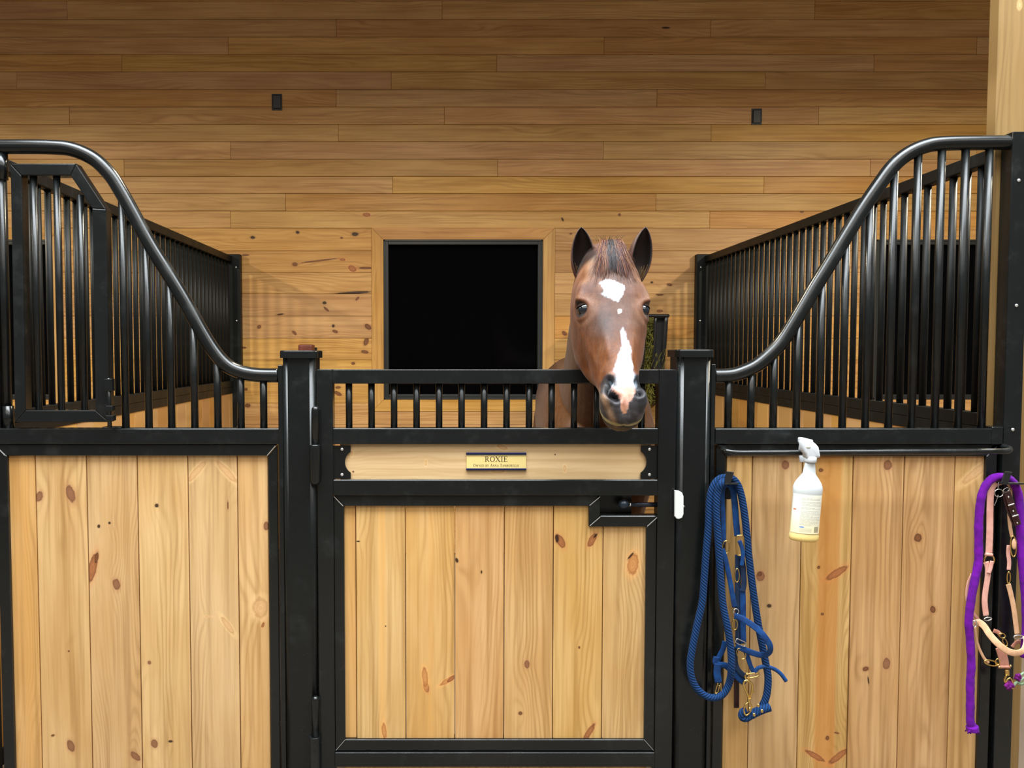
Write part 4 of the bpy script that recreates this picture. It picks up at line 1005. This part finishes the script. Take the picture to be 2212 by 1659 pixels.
# hay rack
YF_ = 5.10
hx0, hx1 = AX(1300, 700, YF_), AX(1443, 700, YF_); hz1 = AZ(682, YF_); hz0 = hz1 - .62
rk = thing('hay_rack', 'black wall mounted hay rack behind the horse, beside the right partition', 'hay rack', ((hx0 + hx1) / 2, YW - .02, hz0))
rim = [(hx0, YW - .01, hz1), (hx0, YF_ + .05, hz1), (hx0 + .04, YF_, hz1), (hx1 - .04, YF_, hz1), (hx1, YF_ + .05, hz1), (hx1, YW - .01, hz1)]
obj('rim', sweep(nb(), catmull(rim, 5), .012, nseg=10, ref=(0, 0, 1)), BLACKP, rk)
nbk = 7
for k in range(nbk):
    x = hx0 + .01 + (hx1 - hx0 - .02) * k / (nbk - 1); xb_ = x + ((hx0 + hx1) / 2 - x) * .12
    obj('bar', sweep(nb(), catmull([(x, YF_ + .002, hz1), (x + (xb_ - x) * .5, YF_ + .03, hz1 - .3), (xb_, YF_ + .16, hz0 + .06), (xb_, YW - .02, hz0)], 5), .009 if k < nbk - 1 else .013, .006, nseg=8), BLACKP, rk)
sp_ = nb()
for xs in (hx1 - .004, hx0 + .004):
    vs = [sp_.verts.new(v) for v in ((xs, YF_ + .03, hz1), (xs, YW - .01, hz1), (xs, YW - .01, hz0), (xs, YF_ + .17, hz0 + .05))]; sp_.faces.new(vs)
bmesh.ops.solidify(sp_, geom=sp_.faces[:], thickness=.006)
obj('side_panel', sp_, BLACKP, rk)
obj('back_panel', bx(hx0, hx1, YW - .014, YW - .003, hz0, hz1), BLACKP, rk)
obj('corner_panel', bx(hx1 - .085, hx1 - .01, YF_ + .035, YF_ + .041, hz1 - .42, hz1 - .01), BLACKP, rk)
hay = nb()
hc = Vector(((hx0 + hx1) / 2 - .03, YF_ + .16, hz1 - .28))
for k in range(2600):
    p = hc + Vector((random.uniform(-.17, .18), random.uniform(-.125, .05), random.uniform(-.3, .25)))
    if p.z > hz1 - .03: continue
    p.y = max(p.y, YF_ + .03 + max(0, (hz1 - .3 - p.z)) * .35)
    d = Vector((random.gauss(0, .5), random.gauss(0, .15), random.gauss(0, 1))).normalized() * random.uniform(.02, .06)
    q = Vector((random.uniform(-1, 1), 0, random.uniform(-1, 1))) * .008
    s_ = Vector((d.z, 0, -d.x)).normalized() * random.uniform(.0012, .003)
    v = [hay.verts.new(c) for c in (p - d - s_, p - d + s_, p + q + s_, p + q - s_)]; hay.faces.new(v)
    v2 = [v[3], v[2], hay.verts.new(p + d + s_), hay.verts.new(p + d - s_)]; hay.faces.new(v2)
box(hay, hx0 + .03, hx1 - .095, YF_ + .12, YW - .03, hz0 + .05, hz1 - .04)
for k in range(14):   # wisps through the bars
    p = Vector((random.uniform(hx1 - .13, hx1 + .0), YF_ + random.uniform(-.03, 0), hz1 - random.uniform(.18, .6)))
    sweep(hay, catmull([p, p + Vector((random.uniform(-.03, .03), -.02, random.uniform(.02, .05))), p + Vector((random.uniform(-.05, .05), -.02, -random.uniform(.03, .12)))], 4), .0014, nseg=4)
N = NT('hay'); tc = N.n('ShaderNodeTexCoord')
N.l(N.mix(N.rng(N.noise(tc.outputs['Object'], 45, 3), .35, .7), srgb(112, 104, 22), srgb(58, 58, 8)), N.b.inputs['Base Color']); N.b.inputs['Roughness'].default_value = .8
ho = obj('hay', hay, N.m, None, kind='stuff'); tag(ho, 'green hay stuffed in the black rack at the back wall', 'hay', kind='stuff')
# HORSE
# ------------------------------------------------------------ the horse
HO = np.array((.4845, 2.370, 1.757)); _d = np.array((-.017, -.545, -.838)); _d /= np.linalg.norm(_d)
_l = np.array((1., 0, 0)); _l -= _l.dot(_d) * _d; _l /= np.linalg.norm(_l); _n = np.cross(_l, _d); _n = _n if _n[2] > 0 else -_n
KS = .95
def H(x, s, t): return Vector(HO + x * _l + s * KS * _d - t * _n)
sec = [  # s, t0, (x1,t1), (x2,t2), (x3,t3), t4
 (-.085, .055, (.030, .060), (.050, .09), (.045, .13), .155),
 (-.045, .022, (.042, .030), (.068, .08), (.064, .15), .185),
 (.00, .002, (.050, .012), (.083, .075), (.080, .17), .215),
 (.06, -.010, (.062, .002), (.096, .060), (.094, .18), .235),
 (.115, -.013, (.072, .000), (.105, .050), (.099, .19), .250),
 (.155, -.012, (.076, .003), (.109, .040), (.101, .195), .258),
 (.20, -.006, (.070, .010), (.106, .055), (.102, .20), .262),
 (.26, .001, (.056, .012), (.097, .070), (.100, .20), .262),
 (.32, .005, (.046, .014), (.084, .075), (.092, .182), .246),
 (.38, .008, (.039, .017), (.068, .070), (.076, .160), .215),
 (.43, .010, (.036, .019), (.057, .062), (.058, .125), .172),
 (.475, .011, (.037, .021), (.056, .055), (.050, .104), .142),
 (.51, .012, (.042, .022), (.062, .052), (.049, .098), .126),
 (.54, .016, (.044, .026), (.063, .056), (.051, .098), .127),
 (.565, .026, (.040, .036), (.057, .064), (.047, .100), .126),
 (.585, .042, (.030, .050), (.045, .072), (.038, .100), .122),
 (.597, .060, (.016, .064), (.026, .078), (.022, .096), .112)]
SEC = catmull([np.array([q[0], q[1], q[2][0], q[2][1], q[3][0], q[3][1], q[4][0], q[4][1], q[5]]) for q in sec], 4)
hb = nb(); rings = []
for q in SEC:
    s, t0, x1, t1, x2, t2, x3, t3, t4 = q
    half = catmull([(-x1 * .9, t1), (0, t0), (x1, t1), (x2, t2), (x3, t3), (0, t4), (-x3, t3)], 6)[6:31]   # from midline top to midline bottom
    pts = [(x, t) for x, t in half] + [(-x, t) for x, t in half[-2:0:-1]]
    rings.append([hb.verts.new(H(x, s, t)) for x, t in pts])
m = len(rings[0])
for a, b in zip(rings, rings[1:]):
    for k in range(m): hb.faces.new((a[k], a[(k + 1) % m], b[(k + 1) % m], b[k]))
hb.faces.new(rings[0][::-1]); hb.faces.new(rings[-1])
def hball(x, s, t, r, sc=(1, 1, 1)):
    q = bmesh.ops.create_uvsphere(hb, u_segments=20, v_segments=12, radius=r)
    M = Matrix([list(_l), list(_d), list(-_n)]).transposed()
    c = H(x, s, t)
    for v in q['verts']: v.co = c + M @ Vector((v.co.x * sc[0], v.co.y * sc[1], v.co.z * sc[2]))
for sg in (-1, 1):
    hball(sg * .084, .163, .036, .033, (.85, 1.15, .85))     # brow
    hball(sg * .090, .208, .050, .027, (.8, 1.1, .9))        # eyeball area
    hball(sg * .070, .24, .185, .052, (.62, 1.7, 1.25))      # cheek muscle
    hball(sg * .047, .525, .040, .026, (.75, 1.35, 1.0))     # nostril wing
    hball(sg * .034, .010, .055, .045, (1, 1, 1))            # ear root
    hball(sg * .030, .33, .016, .020, (.7, 4.0, .5))         # nasal bone
hball(0, .552, .114, .034, (1.15, .9, .8))                  # chin
hball(0, .578, .062, .030, (1.15, .7, .9))                   # upper lip
# neck, trunk, legs
V_ = Vector
neck = [V_((.496, 2.475, 1.63)), V_((.498, 2.60, 1.585)), V_((.506, 2.74, 1.51)), V_((.532, 2.92, 1.40)), V_((.57, 3.10, 1.28)), V_((.60, 3.30, 1.18))]
sweep(hb, catmull(neck, 4), [float(v) for v in np.interp(np.linspace(0, 5, 21), range(6), (.085, .125, .16, .195, .235, .24))], [float(v) for v in np.interp(np.linspace(0, 5, 21), range(6), (.060, .075, .086, .098, .13, .17))], nseg=28, ref=(1, 0, 0))
trunk = [V_((.59, 2.90, 1.06)), V_((.592, 2.97, 1.07)), V_((.60, 3.12, 1.09)), V_((.625, 3.35, 1.13)), V_((.665, 3.75, 1.11)), V_((.71, 4.15, 1.11)), V_((.735, 4.45, 1.15)), V_((.75, 4.66, 1.14)), V_((.755, 4.76, 1.12))]
tt = np.linspace(0, 8, 33)
sweep(hb, catmull(trunk, 4), [float(v) for v in np.interp(tt, range(9), (.07, .16, .24, .30, .30, .29, .28, .21, .08))], [float(v) for v in np.interp(tt, range(9), (.09, .18, .225, .24, .255, .26, .25, .19, .08))], nseg=32, ref=(1, 0, 0))
for sg in (-1, 1):
    x = .60 + sg * .145
    sh = [(x, 3.14, 1.22), (x + sg * .01, 3.08, 1.05), (x - sg * .02, 3.16, .86), (x - sg * .03, 3.15, .66), (x - sg * .03, 3.14, .48), (x - sg * .03, 3.15, .44), (x - sg * .03, 3.16, .24), (x - sg * .03, 3.16, .17), (x - sg * .03, 3.10, .09), (x - sg * .03, 3.08, .045), (x - sg * .03, 3.07, .017)]
    sweep(hb, catmull(sh, 3), [float(v) for v in np.interp(np.linspace(0, 10, 31), range(11), (.02, .085, .085, .058, .043, .042, .030, .038, .032, .05, .058))], [float(v) for v in np.interp(np.linspace(0, 10, 31), range(11), (.04, .13, .12, .072, .048, .045, .034, .042, .034, .055, .066))], nseg=18, ref=(0, 1, 0))
    x = .735 + sg * .14
    hl = [(x, 4.45, 1.16), (x + sg * .01, 4.47, .98), (x, 4.38, .80), (x - sg * .02, 4.52, .62), (x - sg * .03, 4.62, .52), (x - sg * .03, 4.60, .44), (x - sg * .03, 4.57, .24), (x - sg * .03, 4.56, .17), (x - sg * .03, 4.50, .09), (x - sg * .03, 4.48, .045), (x - sg * .03, 4.47, .017)]
    sweep(hb, catmull(hl, 3), [float(v) for v in np.interp(np.linspace(0, 10, 31), range(11), (.10, .115, .09, .055, .042, .040, .032, .040, .033, .05, .058))], [float(v) for v in np.interp(np.linspace(0, 10, 31), range(11), (.18, .19, .14, .08, .058, .050, .038, .044, .036, .055, .066))], nseg=18, ref=(0, 1, 0))
bmesh.ops.recalc_face_normals(hb, faces=hb.faces[:])
me = bpy.data.meshes.new('horse_raw'); hb.to_mesh(me); hb.free()
ho_ = bpy.data.objects.new('horse', me); C.objects.link(ho_)
md = ho_.modifiers.new('r', 'REMESH'); md.mode = 'VOXEL'; md.voxel_size = .0052; md.use_smooth_shade = True
ms = ho_.modifiers.new('s', 'SMOOTH'); ms.factor = .6; ms.iterations = 9
dg = bpy.context.evaluated_depsgraph_get(); ev = ho_.evaluated_get(dg)
me2 = bpy.data.meshes.new_from_object(ev); ho_.modifiers.clear(); ho_.data = me2; bpy.data.meshes.remove(me)
nv = len(me2.vertices); co_ = np.empty(nv * 3); me2.vertices.foreach_get('co', co_); co_ = co_.reshape(-1, 3)
nr_ = np.empty(nv * 3); me2.vertices.foreach_get('normal', nr_); nr_ = nr_.reshape(-1, 3)
rel = co_ - HO; hx = rel @ _l; hs = rel @ _d / KS; ht = -(rel @ _n)
def gauss(d, w): return np.exp(-(d / w) ** 2)
near = (hs > -.1) & (hs < .7) & (co_[:, 1] < 2.75)
disp = np.zeros(nv)
for sg in (-1, 1):
    ex, es_, et = sg * .098, .205, .040
    dE = np.sqrt(((hs - es_) / 1.25) ** 2 + (ht - et) ** 2 + ((hx - ex) * .5) ** 2)
    disp -= .013 * gauss(dE, .0185) * near
    disp += .0045 * gauss(dE - .027, .006) * near * (ht < et + .03)
    # facial crest
    for k in range(8):
        f = k / 7; dd = np.sqrt((hx - sg * (.094 - .030 * f)) ** 2 + ((hs - (.25 + .13 * f))) ** 2 + (ht - (.078 - .012 * f)) ** 2); disp += .0022 * gauss(dd, .013) * near
    # hollow above the eye and between crest and jaw
    disp -= .006 * gauss(np.sqrt((hx - sg * .085) ** 2 + (hs - .095) ** 2 + (ht - .03) ** 2), .022) * near
    disp -= .007 * gauss(np.sqrt((hx - sg * .075) ** 2 + ((hs - .37) * .7) ** 2 + (ht - .12) ** 2), .03) * near
yc_ = co_[:, 1] * ct - (co_[:, 2] - CAMZ) * st_; up_ = co_[:, 1] * st_ + (co_[:, 2] - CAMZ) * ct
qx = PX + co_[:, 0] * F / yc_; qy = PY - up_ * F / yc_
def pl_dist(px, py, P_):
    P_ = np.array(P_, float); dm = np.full(len(px), 1e9)
    for a, b in zip(P_, P_[1:]):
        e = b - a; w0 = px - a[0]; w1 = py - a[1]; t = np.clip((w0 * e[0] + w1 * e[1]) / (e @ e), 0, 1); dm = np.minimum(dm, np.hypot(w0 - t * e[0], w1 - t * e[1]))
    return dm
fr0 = near & (nr_ @ _n > -.5) & (hs > .40)
NL = [(1317, 823), (1311, 833), (1314, 846), (1323, 855), (1332, 861)]; NR_ = [(1378, 824), (1383, 836), (1381, 848)]
dNo = np.minimum(pl_dist(qx, qy, NL), pl_dist(qx, qy, NR_))
face_ = np.clip((-nr_[:, 1] - .15) / .45, 0, 1)
disp -= .021 * gauss(dNo, 6.0) * fr0 * face_
disp += .0028 * gauss(dNo - 13.5, 4.5) * fr0 * face_ * np.clip((nr_ @ _n - .2) / .3, 0, 1)
lineT = .083 + (.57 - hs) * .15
disp -= .0055 * gauss(ht - lineT, .0042) * near * (hs > .465)
disp -= .004 * gauss(hx, .005) * gauss(hs - .585, .02) * near                       # groove of the upper lip
co_ = co_ + nr_ * disp[:, None]
me2.vertices.foreach_set('co', co_.ravel()); me2.update()
me2.vertices.foreach_get('normal', (tmp := np.empty(nv * 3))); nr_ = tmp.reshape(-1, 3)

# coat colours, painted per vertex
def lin(c): return np.array(srgb(*c)[:3])
def vnoise(p, f, seed):
    r = np.random.default_rng(seed); out = np.zeros(len(p))
    for k in range(6):
        dv = r.normal(size=3) * f; out += np.sin(p @ dv + r.uniform(0, 6.28))
    return out / 6
def blend(col, c, w_): return col * (1 - w_[:, None]) + lin(c) * w_[:, None]
def sst(x, a, b): u = np.clip((x - a) / (b - a), 0, 1); return u * u * (3 - 2 * u)
yc_ = co_[:, 1] * ct - (co_[:, 2] - CAMZ) * st_; up_ = co_[:, 1] * st_ + (co_[:, 2] - CAMZ) * ct
qx = PX + co_[:, 0] * F / yc_; qy = PY - up_ * F / yc_
front = near & (nr_ @ _n > -.35)
col = np.tile(lin((108, 60, 26)), (nv, 1))
n1 = vnoise(co_, 22, 1); n2 = vnoise(co_, 60, 2); n3 = vnoise(co_, 190, 3)
col = blend(col, (126, 72, 32), sst(n1 + .4 * n2, -.1, .6) * .5)
col = blend(col, (80, 42, 20), sst(-n1 + .3 * n2, .1, .7) * .5)
hd_ = near.astype(float)
col = blend(col, (96, 66, 56), hd_ * sst(-np.abs(hx), -.10, -.03) * sst(.34 - hs, 0, .12) * .75)          # greyish mauve sheen of the forehead, painted into the coat
col = blend(col, (72, 58, 58), hd_ * np.exp(-((qx - 1305) / 24) ** 2 - ((qy - 700) / 34) ** 2) * .85)     # grey patch below the left eye
col = blend(col, (84, 46, 42), hd_ * np.exp(-((qx - 1258) / 18) ** 2 - ((qy - 622) / 22) ** 2) * .7)
col = blend(col, (138, 82, 40), hd_ * sst(hs, .30, .42) * .6)
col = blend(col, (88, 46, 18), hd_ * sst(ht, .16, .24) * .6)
n4 = vnoise(co_, 95, 5); n5 = vnoise(co_ * np.array((1, 1, .35)), 420, 6)
col = blend(col, (64, 34, 18), hd_ * sst(n4 + .5 * n3, .15, .8) * .35 * (hs > .05)); col = blend(col, (170, 128, 98), hd_ * sst(n1 - n4, .2, .9) * .28)
col *= (1 + .16 * n5)[:, None]
# dark neck front and legs
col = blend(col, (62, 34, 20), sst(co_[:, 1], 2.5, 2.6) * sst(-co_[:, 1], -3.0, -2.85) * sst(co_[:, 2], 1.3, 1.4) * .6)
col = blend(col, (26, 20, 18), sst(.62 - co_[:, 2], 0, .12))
col = col * np.array((.66, .60, .50))
col = blend(col, (40, 22, 12), hd_ * sst(.06 - hs, 0, .05) * sst(np.abs(hx), .034, .05))
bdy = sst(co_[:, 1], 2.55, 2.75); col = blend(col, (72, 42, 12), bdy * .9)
# muzzle
jit = n3 * .008 + n2 * .006
mz = hd_ * sst(hs + jit + .30 * np.maximum(0, np.abs(hx) - .03) , .488, .515)
mz = np.maximum(mz, hd_ * sst(hs + jit, .50, .53)); col = blend(col, (40, 39, 42), mz * .96)
nost = hd_ * sst(.034 - np.sqrt(((hs - .528) / 1.4) ** 2 + (np.abs(hx) - .047) ** 2), 0, .008); col = blend(col, (44, 42, 44), nost * .9)
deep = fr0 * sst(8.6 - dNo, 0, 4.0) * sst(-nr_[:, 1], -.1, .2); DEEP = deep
col = blend(col, (40, 38, 42), hd_ * (hs > .44) * sst(17.5 - dNo + n3 * 2, 0, 5) * .95)
col = blend(col, (92, 88, 88), hd_ * (hs > .50) * sst(qy + n2 * 5, 872, 892) * sst(n3 + n2, -.3, .8) * .55)
col = blend(col, (150, 116, 84), hd_ * (hs > .46) * np.exp(-((qx - (1300 + .42 * (qy - 850))) / 7) ** 2) * sst(qy, 846, 858) * .75)
eyeD = np.minimum(*[np.sqrt(((hs - .205) / 1.3) ** 2 + (ht - .040) ** 2 + ((hx - sg * .098) * .5) ** 2) for sg in (-1, 1)])
col = blend(col, (130, 92, 70), hd_ * np.exp(-((eyeD - .036) / .008) ** 2) * .5)
col = blend(col, (30, 20, 18), hd_ * sst(.0255 - eyeD, 0, .006))
def poly_sd(px, py, poly):
    """signed distance in photo pixels, positive inside"""
    P_ = np.array(poly, float); inside = np.zeros(len(px), bool); dmin = np.full(len(px), 1e9)
    for a, b in zip(P_, np.roll(P_, -1, 0)):
        e = b - a; w0 = px - a[0]; w1 = py - a[1]; t = np.clip((w0 * e[0] + w1 * e[1]) / (e @ e), 0, 1)
        dmin = np.minimum(dmin, np.hypot(w0 - t * e[0], w1 - t * e[1]))
        c = ((a[1] > py) != (b[1] > py)) & (px < (b[0] - a[0]) * (py - a[1]) / (b[1] - a[1] + 1e-12) + a[0]); inside ^= c
    return np.where(inside, dmin, -dmin)
fi = np.where(front)[0]; fx, fy = qx[fi], qy[fi]; jf = n3[fi] * 2.2 + vnoise(co_[fi], 700, 9) * 1.6
star = [(1294, 612), (1301, 606), (1312, 603), (1325, 606), (1344, 612), (1350, 622), (1347, 634), (1341, 643), (1335, 652), (1328, 648), (1318, 643), (1305, 640), (1299, 634), (1305, 625), (1300, 618)]
blaze = [(1343, 706), (1348, 712), (1353, 730), (1360, 745), (1363, 760), (1363, 775), (1368, 790), (1366, 800), (1370, 812), (1372, 830), (1375, 845), (1368, 852), (1366, 862), (1358, 870), (1355, 882), (1352, 892), (1346, 893), (1342, 882), (1341, 868), (1339, 861), (1333, 851), (1324, 844), (1317, 836), (1314, 825), (1318, 823), (1324, 834), (1331, 838), (1334, 827), (1333, 808), (1326, 800), (1328, 790), (1333, 780), (1336, 765), (1342, 755), (1344, 735), (1342, 715)]
sd = poly_sd(fx, fy, star); w1 = np.zeros(nv); w1[fi] = sst(sd + jf, -1.2, 1.6); col = blend(col, (184, 186, 194), w1)
w1 = np.zeros(nv); w1[fi] = sst(3.6 - np.hypot(fx - 1338, (fy - 672) / 1.4) + jf * .3, -.5, 1); col = blend(col, (235, 230, 225), w1)
sd = poly_sd(fx, fy, blaze); wv = sst(sd + jf * .35, -1.5, .8); w1 = np.zeros(nv); w1[fi] = wv
col = blend(col, (184, 187, 194), w1)
w2 = np.zeros(nv); w2[fi] = wv * sst(fy, 818, 842); col = blend(col, (194, 144, 126), w2)
w2 = np.zeros(nv); w2[fi] = wv * sst(fy, 866, 884); col = blend(col, (186, 132, 102), w2)
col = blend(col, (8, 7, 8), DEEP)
# a blue-grey rim either side of the pink snip
w3 = np.zeros(nv); w3[fi] = np.exp(-((sd - 1) / 4.5) ** 2) * sst(fy, 792, 812) * sst(-fy, -846, -834) * .5 * (((fx > 1319) & (fx < 1335)) | ((fx > 1364) & (fx < 1376))); col = blend(col, (150, 172, 190), w3)
# lips
lip = hd_ * (hs > .50) * sst(.011 - np.abs(ht - (lineT - .010)), 0, .006); col = blend(col, (184, 172, 120), lip * .75)
chin = hd_ * (hs > .46) * sst(ht - lineT, .001, .008); col = blend(col, (84, 66, 40), chin * .8)
col = blend(col, (150, 120, 92), hd_ * (hs > .47) * (hs < .53) * sst(ht, .06, .075) * (ht < lineT) * .6)

def set_col(me, cols):
    a = me.color_attributes.new('Col', 'FLOAT_COLOR', 'POINT'); d4 = np.ones((len(me.vertices), 4), np.float32); d4[:, :3] = np.clip(cols, 0, 1)
    a.data.foreach_set('color', d4.ravel())
# ears: cupped leaves with thickness, joined into the same mesh
def ear(base, tip, wmax, open_dir, lat):
    ax = (tip - base); L_ = ax.length; ax.normalize(); bk_ = (-open_dir).normalized(); bk_ = (bk_ - bk_.dot(ax) * ax).normalized(); la = ax.cross(bk_)
    if la.dot(lat) < 0: la = -la
    vs = []; fs = []; cs = []
    nh, na = 26, 22
    for side in (0, 1):
        for i in range(nh + 1):
            h = i / nh; wid = wmax * (.50 + .50 * math.sin(min(1, h / .42) * math.pi / 2)) * (1 - max(0, (h - .38) / .62) ** 2.1) ** .75 if h < 1 else 0
            wid = max(wid, .002); r = wid * .62; off = side * .0045 * (1 if wid > .01 else .3)
            op = 1.15 + .5 * h           # how far the rims close round
            for j in range(na + 1):
                a = (j / na * 2 - 1) * (math.pi - op * .78)
                rr = r - off
                cup = math.cos(a) * (.80 if a else .8)
                p = base + ax * (h * L_) + la * (rr * math.sin(a) * (wid * .5 / max(r * min(1, math.sin(min(math.pi / 2, math.pi - op * .78))), 1e-4)) * 1.0) + bk_ * (rr * cup * .9 - r * .2) + bk_ * (-.018 * h * h)
                vs.append(p); 
                if side: c = lin((30, 16, 10)) * (1 - .3 * abs(a))
                else: c = lin((74, 36, 20)) * (1 - h * .55)
                if side and h < .35: c = lin((46, 26, 14))
                cs.append(c)
    def id_(s, i, j): return s * (nh + 1) * (na + 1) + i * (na + 1) + j
    for s in (0, 1):
        for i in range(nh):
            for j in range(na):
                q = (id_(s, i, j), id_(s, i, j + 1), id_(s, i + 1, j + 1), id_(s, i + 1, j)); fs.append(q if s else q[::-1])
    for i in range(nh):
        for j in (0, na): fs.append((id_(0, i, j), id_(0, i + 1, j), id_(1, i + 1, j), id_(1, i, j)))
    for j in range(na):
        for i in (0, nh): fs.append((id_(0, i, j), id_(1, i, j), id_(1, i, j + 1), id_(0, i, j + 1)))
    return vs, fs, cs
e1 = ear(V_((.420, 2.430, 1.655)), V_((.407, 2.435, 1.836)), .080, V_((-.22, -1, .05)), V_((1, 0, 0)))
e2 = ear(V_((.566, 2.430, 1.655)), V_((.600, 2.435, 1.837)), .080, V_((.30, -1, .05)), V_((1, 0, 0)))
bmh = bmesh.new(); bmh.from_mesh(me2); allc = [col]
for vs, fs, cs in (e1, e2):
    nvs = [bmh.verts.new(v) for v in vs]; allc.append(np.array(cs))
    new = []
    for f in fs:
        try: new.append(bmh.faces.new([nvs[i] for i in f]))
        except ValueError: pass
    bmesh.ops.recalc_face_normals(bmh, faces=new)
    for f in new: f.smooth = True
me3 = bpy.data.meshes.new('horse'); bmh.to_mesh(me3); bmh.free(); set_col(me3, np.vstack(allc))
for p in me3.polygons: p.use_smooth = True
ho_.data = me3; bpy.data.meshes.remove(me2)
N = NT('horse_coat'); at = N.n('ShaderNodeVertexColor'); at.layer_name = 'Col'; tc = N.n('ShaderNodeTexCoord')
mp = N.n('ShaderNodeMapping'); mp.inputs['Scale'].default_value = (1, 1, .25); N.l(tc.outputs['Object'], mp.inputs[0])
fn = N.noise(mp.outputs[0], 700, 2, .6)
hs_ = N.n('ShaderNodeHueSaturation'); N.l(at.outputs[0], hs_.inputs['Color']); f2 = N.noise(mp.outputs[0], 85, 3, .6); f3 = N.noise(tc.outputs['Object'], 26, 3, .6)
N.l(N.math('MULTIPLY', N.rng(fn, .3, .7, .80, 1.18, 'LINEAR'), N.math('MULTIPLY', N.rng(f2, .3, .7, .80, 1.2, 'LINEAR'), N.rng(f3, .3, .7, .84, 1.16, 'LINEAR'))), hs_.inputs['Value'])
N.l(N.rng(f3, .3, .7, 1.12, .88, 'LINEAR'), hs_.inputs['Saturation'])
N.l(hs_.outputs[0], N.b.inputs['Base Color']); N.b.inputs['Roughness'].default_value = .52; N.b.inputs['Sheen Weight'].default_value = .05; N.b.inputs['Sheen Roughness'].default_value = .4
N.b.inputs['Specular IOR Level'].default_value = .35; N.bump(fn, .35, .0012)
me3.materials.append(N.m)
# base of the thing at the floor under its chest
me3.transform(Matrix.Translation((-.58, -3.2, 0))); ho_.location = (.58, 3.2, 0)
tag(ho_, 'brown horse with a white star and blaze looking out over the gate', 'horse')
# eyes
EYE = plain('dark_wet_eye', (.010, .012, .016), .06, 0, .6, coat=.6)
for sg in (-1, 1):
    b = nb(); c = H(sg * .0845, .204, .0425); ball(b, c, .0228, (1, 1, 1), 24); eo = obj('eye', b, EYE, ho_, origin=c)
    b = nb(); ball(b, (0, 0, 0), .0250, (1, 1, 1), 28)
    bmesh.ops.bisect_plane(b, geom=b.verts[:] + b.edges[:] + b.faces[:], plane_co=(0, 0, .0105), plane_no=(sg * -.25, -.30, -1), clear_outer=True)
    bmesh.ops.solidify(b, geom=b.faces[:], thickness=.0012); bmesh.ops.translate(b, verts=b.verts[:], vec=c)
    obj('eyelid', b, plain('eyelid_skin', lin((30, 18, 12)), .8, 0, .1), ho_, origin=c)
# forelock and mane strands
def hair(name, strands, mat, label):
    bm = nb(); cols = []
    for pts, r0_, c in strands:
        n0 = len(bm.verts); P = catmull(pts, 4); k = len(P)
        sweep(bm, P, [r0_ * (1 - .75 * i / (k - 1)) for i in range(k)], nseg=4); cols += [c] * (len(bm.verts) - n0)
    o = obj(name, bm, mat, ho_, label=label); set_col(o.data, np.array(cols)); return o
N = NT('horse_hair'); at = N.n('ShaderNodeVertexColor'); at.layer_name = 'Col'; N.l(at.outputs[0], N.b.inputs['Base Color']); N.b.inputs['Roughness'].default_value = .5
st = []
for k in range(760):
    u = random.gauss(0, .48); u = max(-1, min(1, u)); L_ = random.uniform(.45, 1.0) * (.118 + .030 * abs(u)) * (1 if random.random() < .85 else 1.15)
    x0 = u * .026; x1 = u * .066 + random.gauss(0, .008); s0 = -.035 + random.uniform(-.015, .02)
    pts = [H(x0, s0, .012 + random.uniform(-.004, .02)), H(x0 * 1.3, s0 + .02, -.012 - random.uniform(0, .010)), H(x0 + (x1 - x0) * .5, s0 + .02 + L_ * .5, -.020 - random.uniform(0, .007)), H(x1, s0 + .02 + L_, -.0165 - random.uniform(0, .004) + abs(x1) ** 2 * 3)]
    au = abs(u + random.gauss(0, .15))
    c = lin((34, 22, 24)) if au < .36 else (lin((78, 36, 28)) if random.random() < .72 else lin((132, 84, 46)))
    st.append((pts, random.uniform(.0007, .0014), c))
for k in range(22):
    u = random.uniform(-1, 1); p = H(u * .035, -.05, .012)
    st.append(([p, p + V_((u * .008, 0, .012)), p + V_((u * .02 + random.gauss(0, .004), -.006, random.uniform(.010, .022)))], .0006, lin((50, 34, 26))))
hair('forelock', st, N.m, 'dark forelock with reddish ends')
st = []
crest = catmull([(.497, 2.50, 1.735), (.500, 2.62, 1.712), (.506, 2.78, 1.655), (.54, 2.98, 1.575), (.575, 3.2, 1.47)], 40)
for k in range(420):
    p = V_(random.choice(crest)); sx = random.uniform(.6, 1.2)
    st.append(([p + V_((0, 0, -.02)), p + V_((.02 * sx, 0, .012)), p + V_((.06 * sx, .01, -.03)), p + V_((.085 * sx, .02 + random.gauss(0, .01), -.14 * sx))], random.uniform(.0012, .0022), lin((44, 26, 22)) if random.random() < .7 else lin((84, 44, 30))))
hair('mane', st, N.m, 'dark brown mane')
st = []
for k in range(160):
    a = random.uniform(-1, 1); st.append(([V_((.755 + a * .015, 4.74, 1.24)), V_((.755 + a * .03, 4.82, 1.15)), V_((.755 + a * .06, 4.86, .8)), V_((.755 + a * .07 + random.gauss(0, .02), 4.85, random.uniform(.3, .5)))], .004, lin((30, 20, 18))))
hair('tail', st, N.m, 'dark tail')
# ear hair tufts
st = []
for bx0, sg in ((.405, -1), (.590, 1)):
    for k in range(14):
        p = V_((bx0 + random.gauss(0, .006), 2.405, 1.668 + random.uniform(-.004, .02))); st.append(([p, p + V_((sg * .003, -.006, .012)), p + V_((sg * .008 + random.gauss(0, .003), -.008, random.uniform(.018, .036)))], .0006, lin((120, 96, 46)) if k % 3 else lin((60, 36, 20))))
hair('ear_hair', st, N.m, 'pale hair at the foot of the ears')
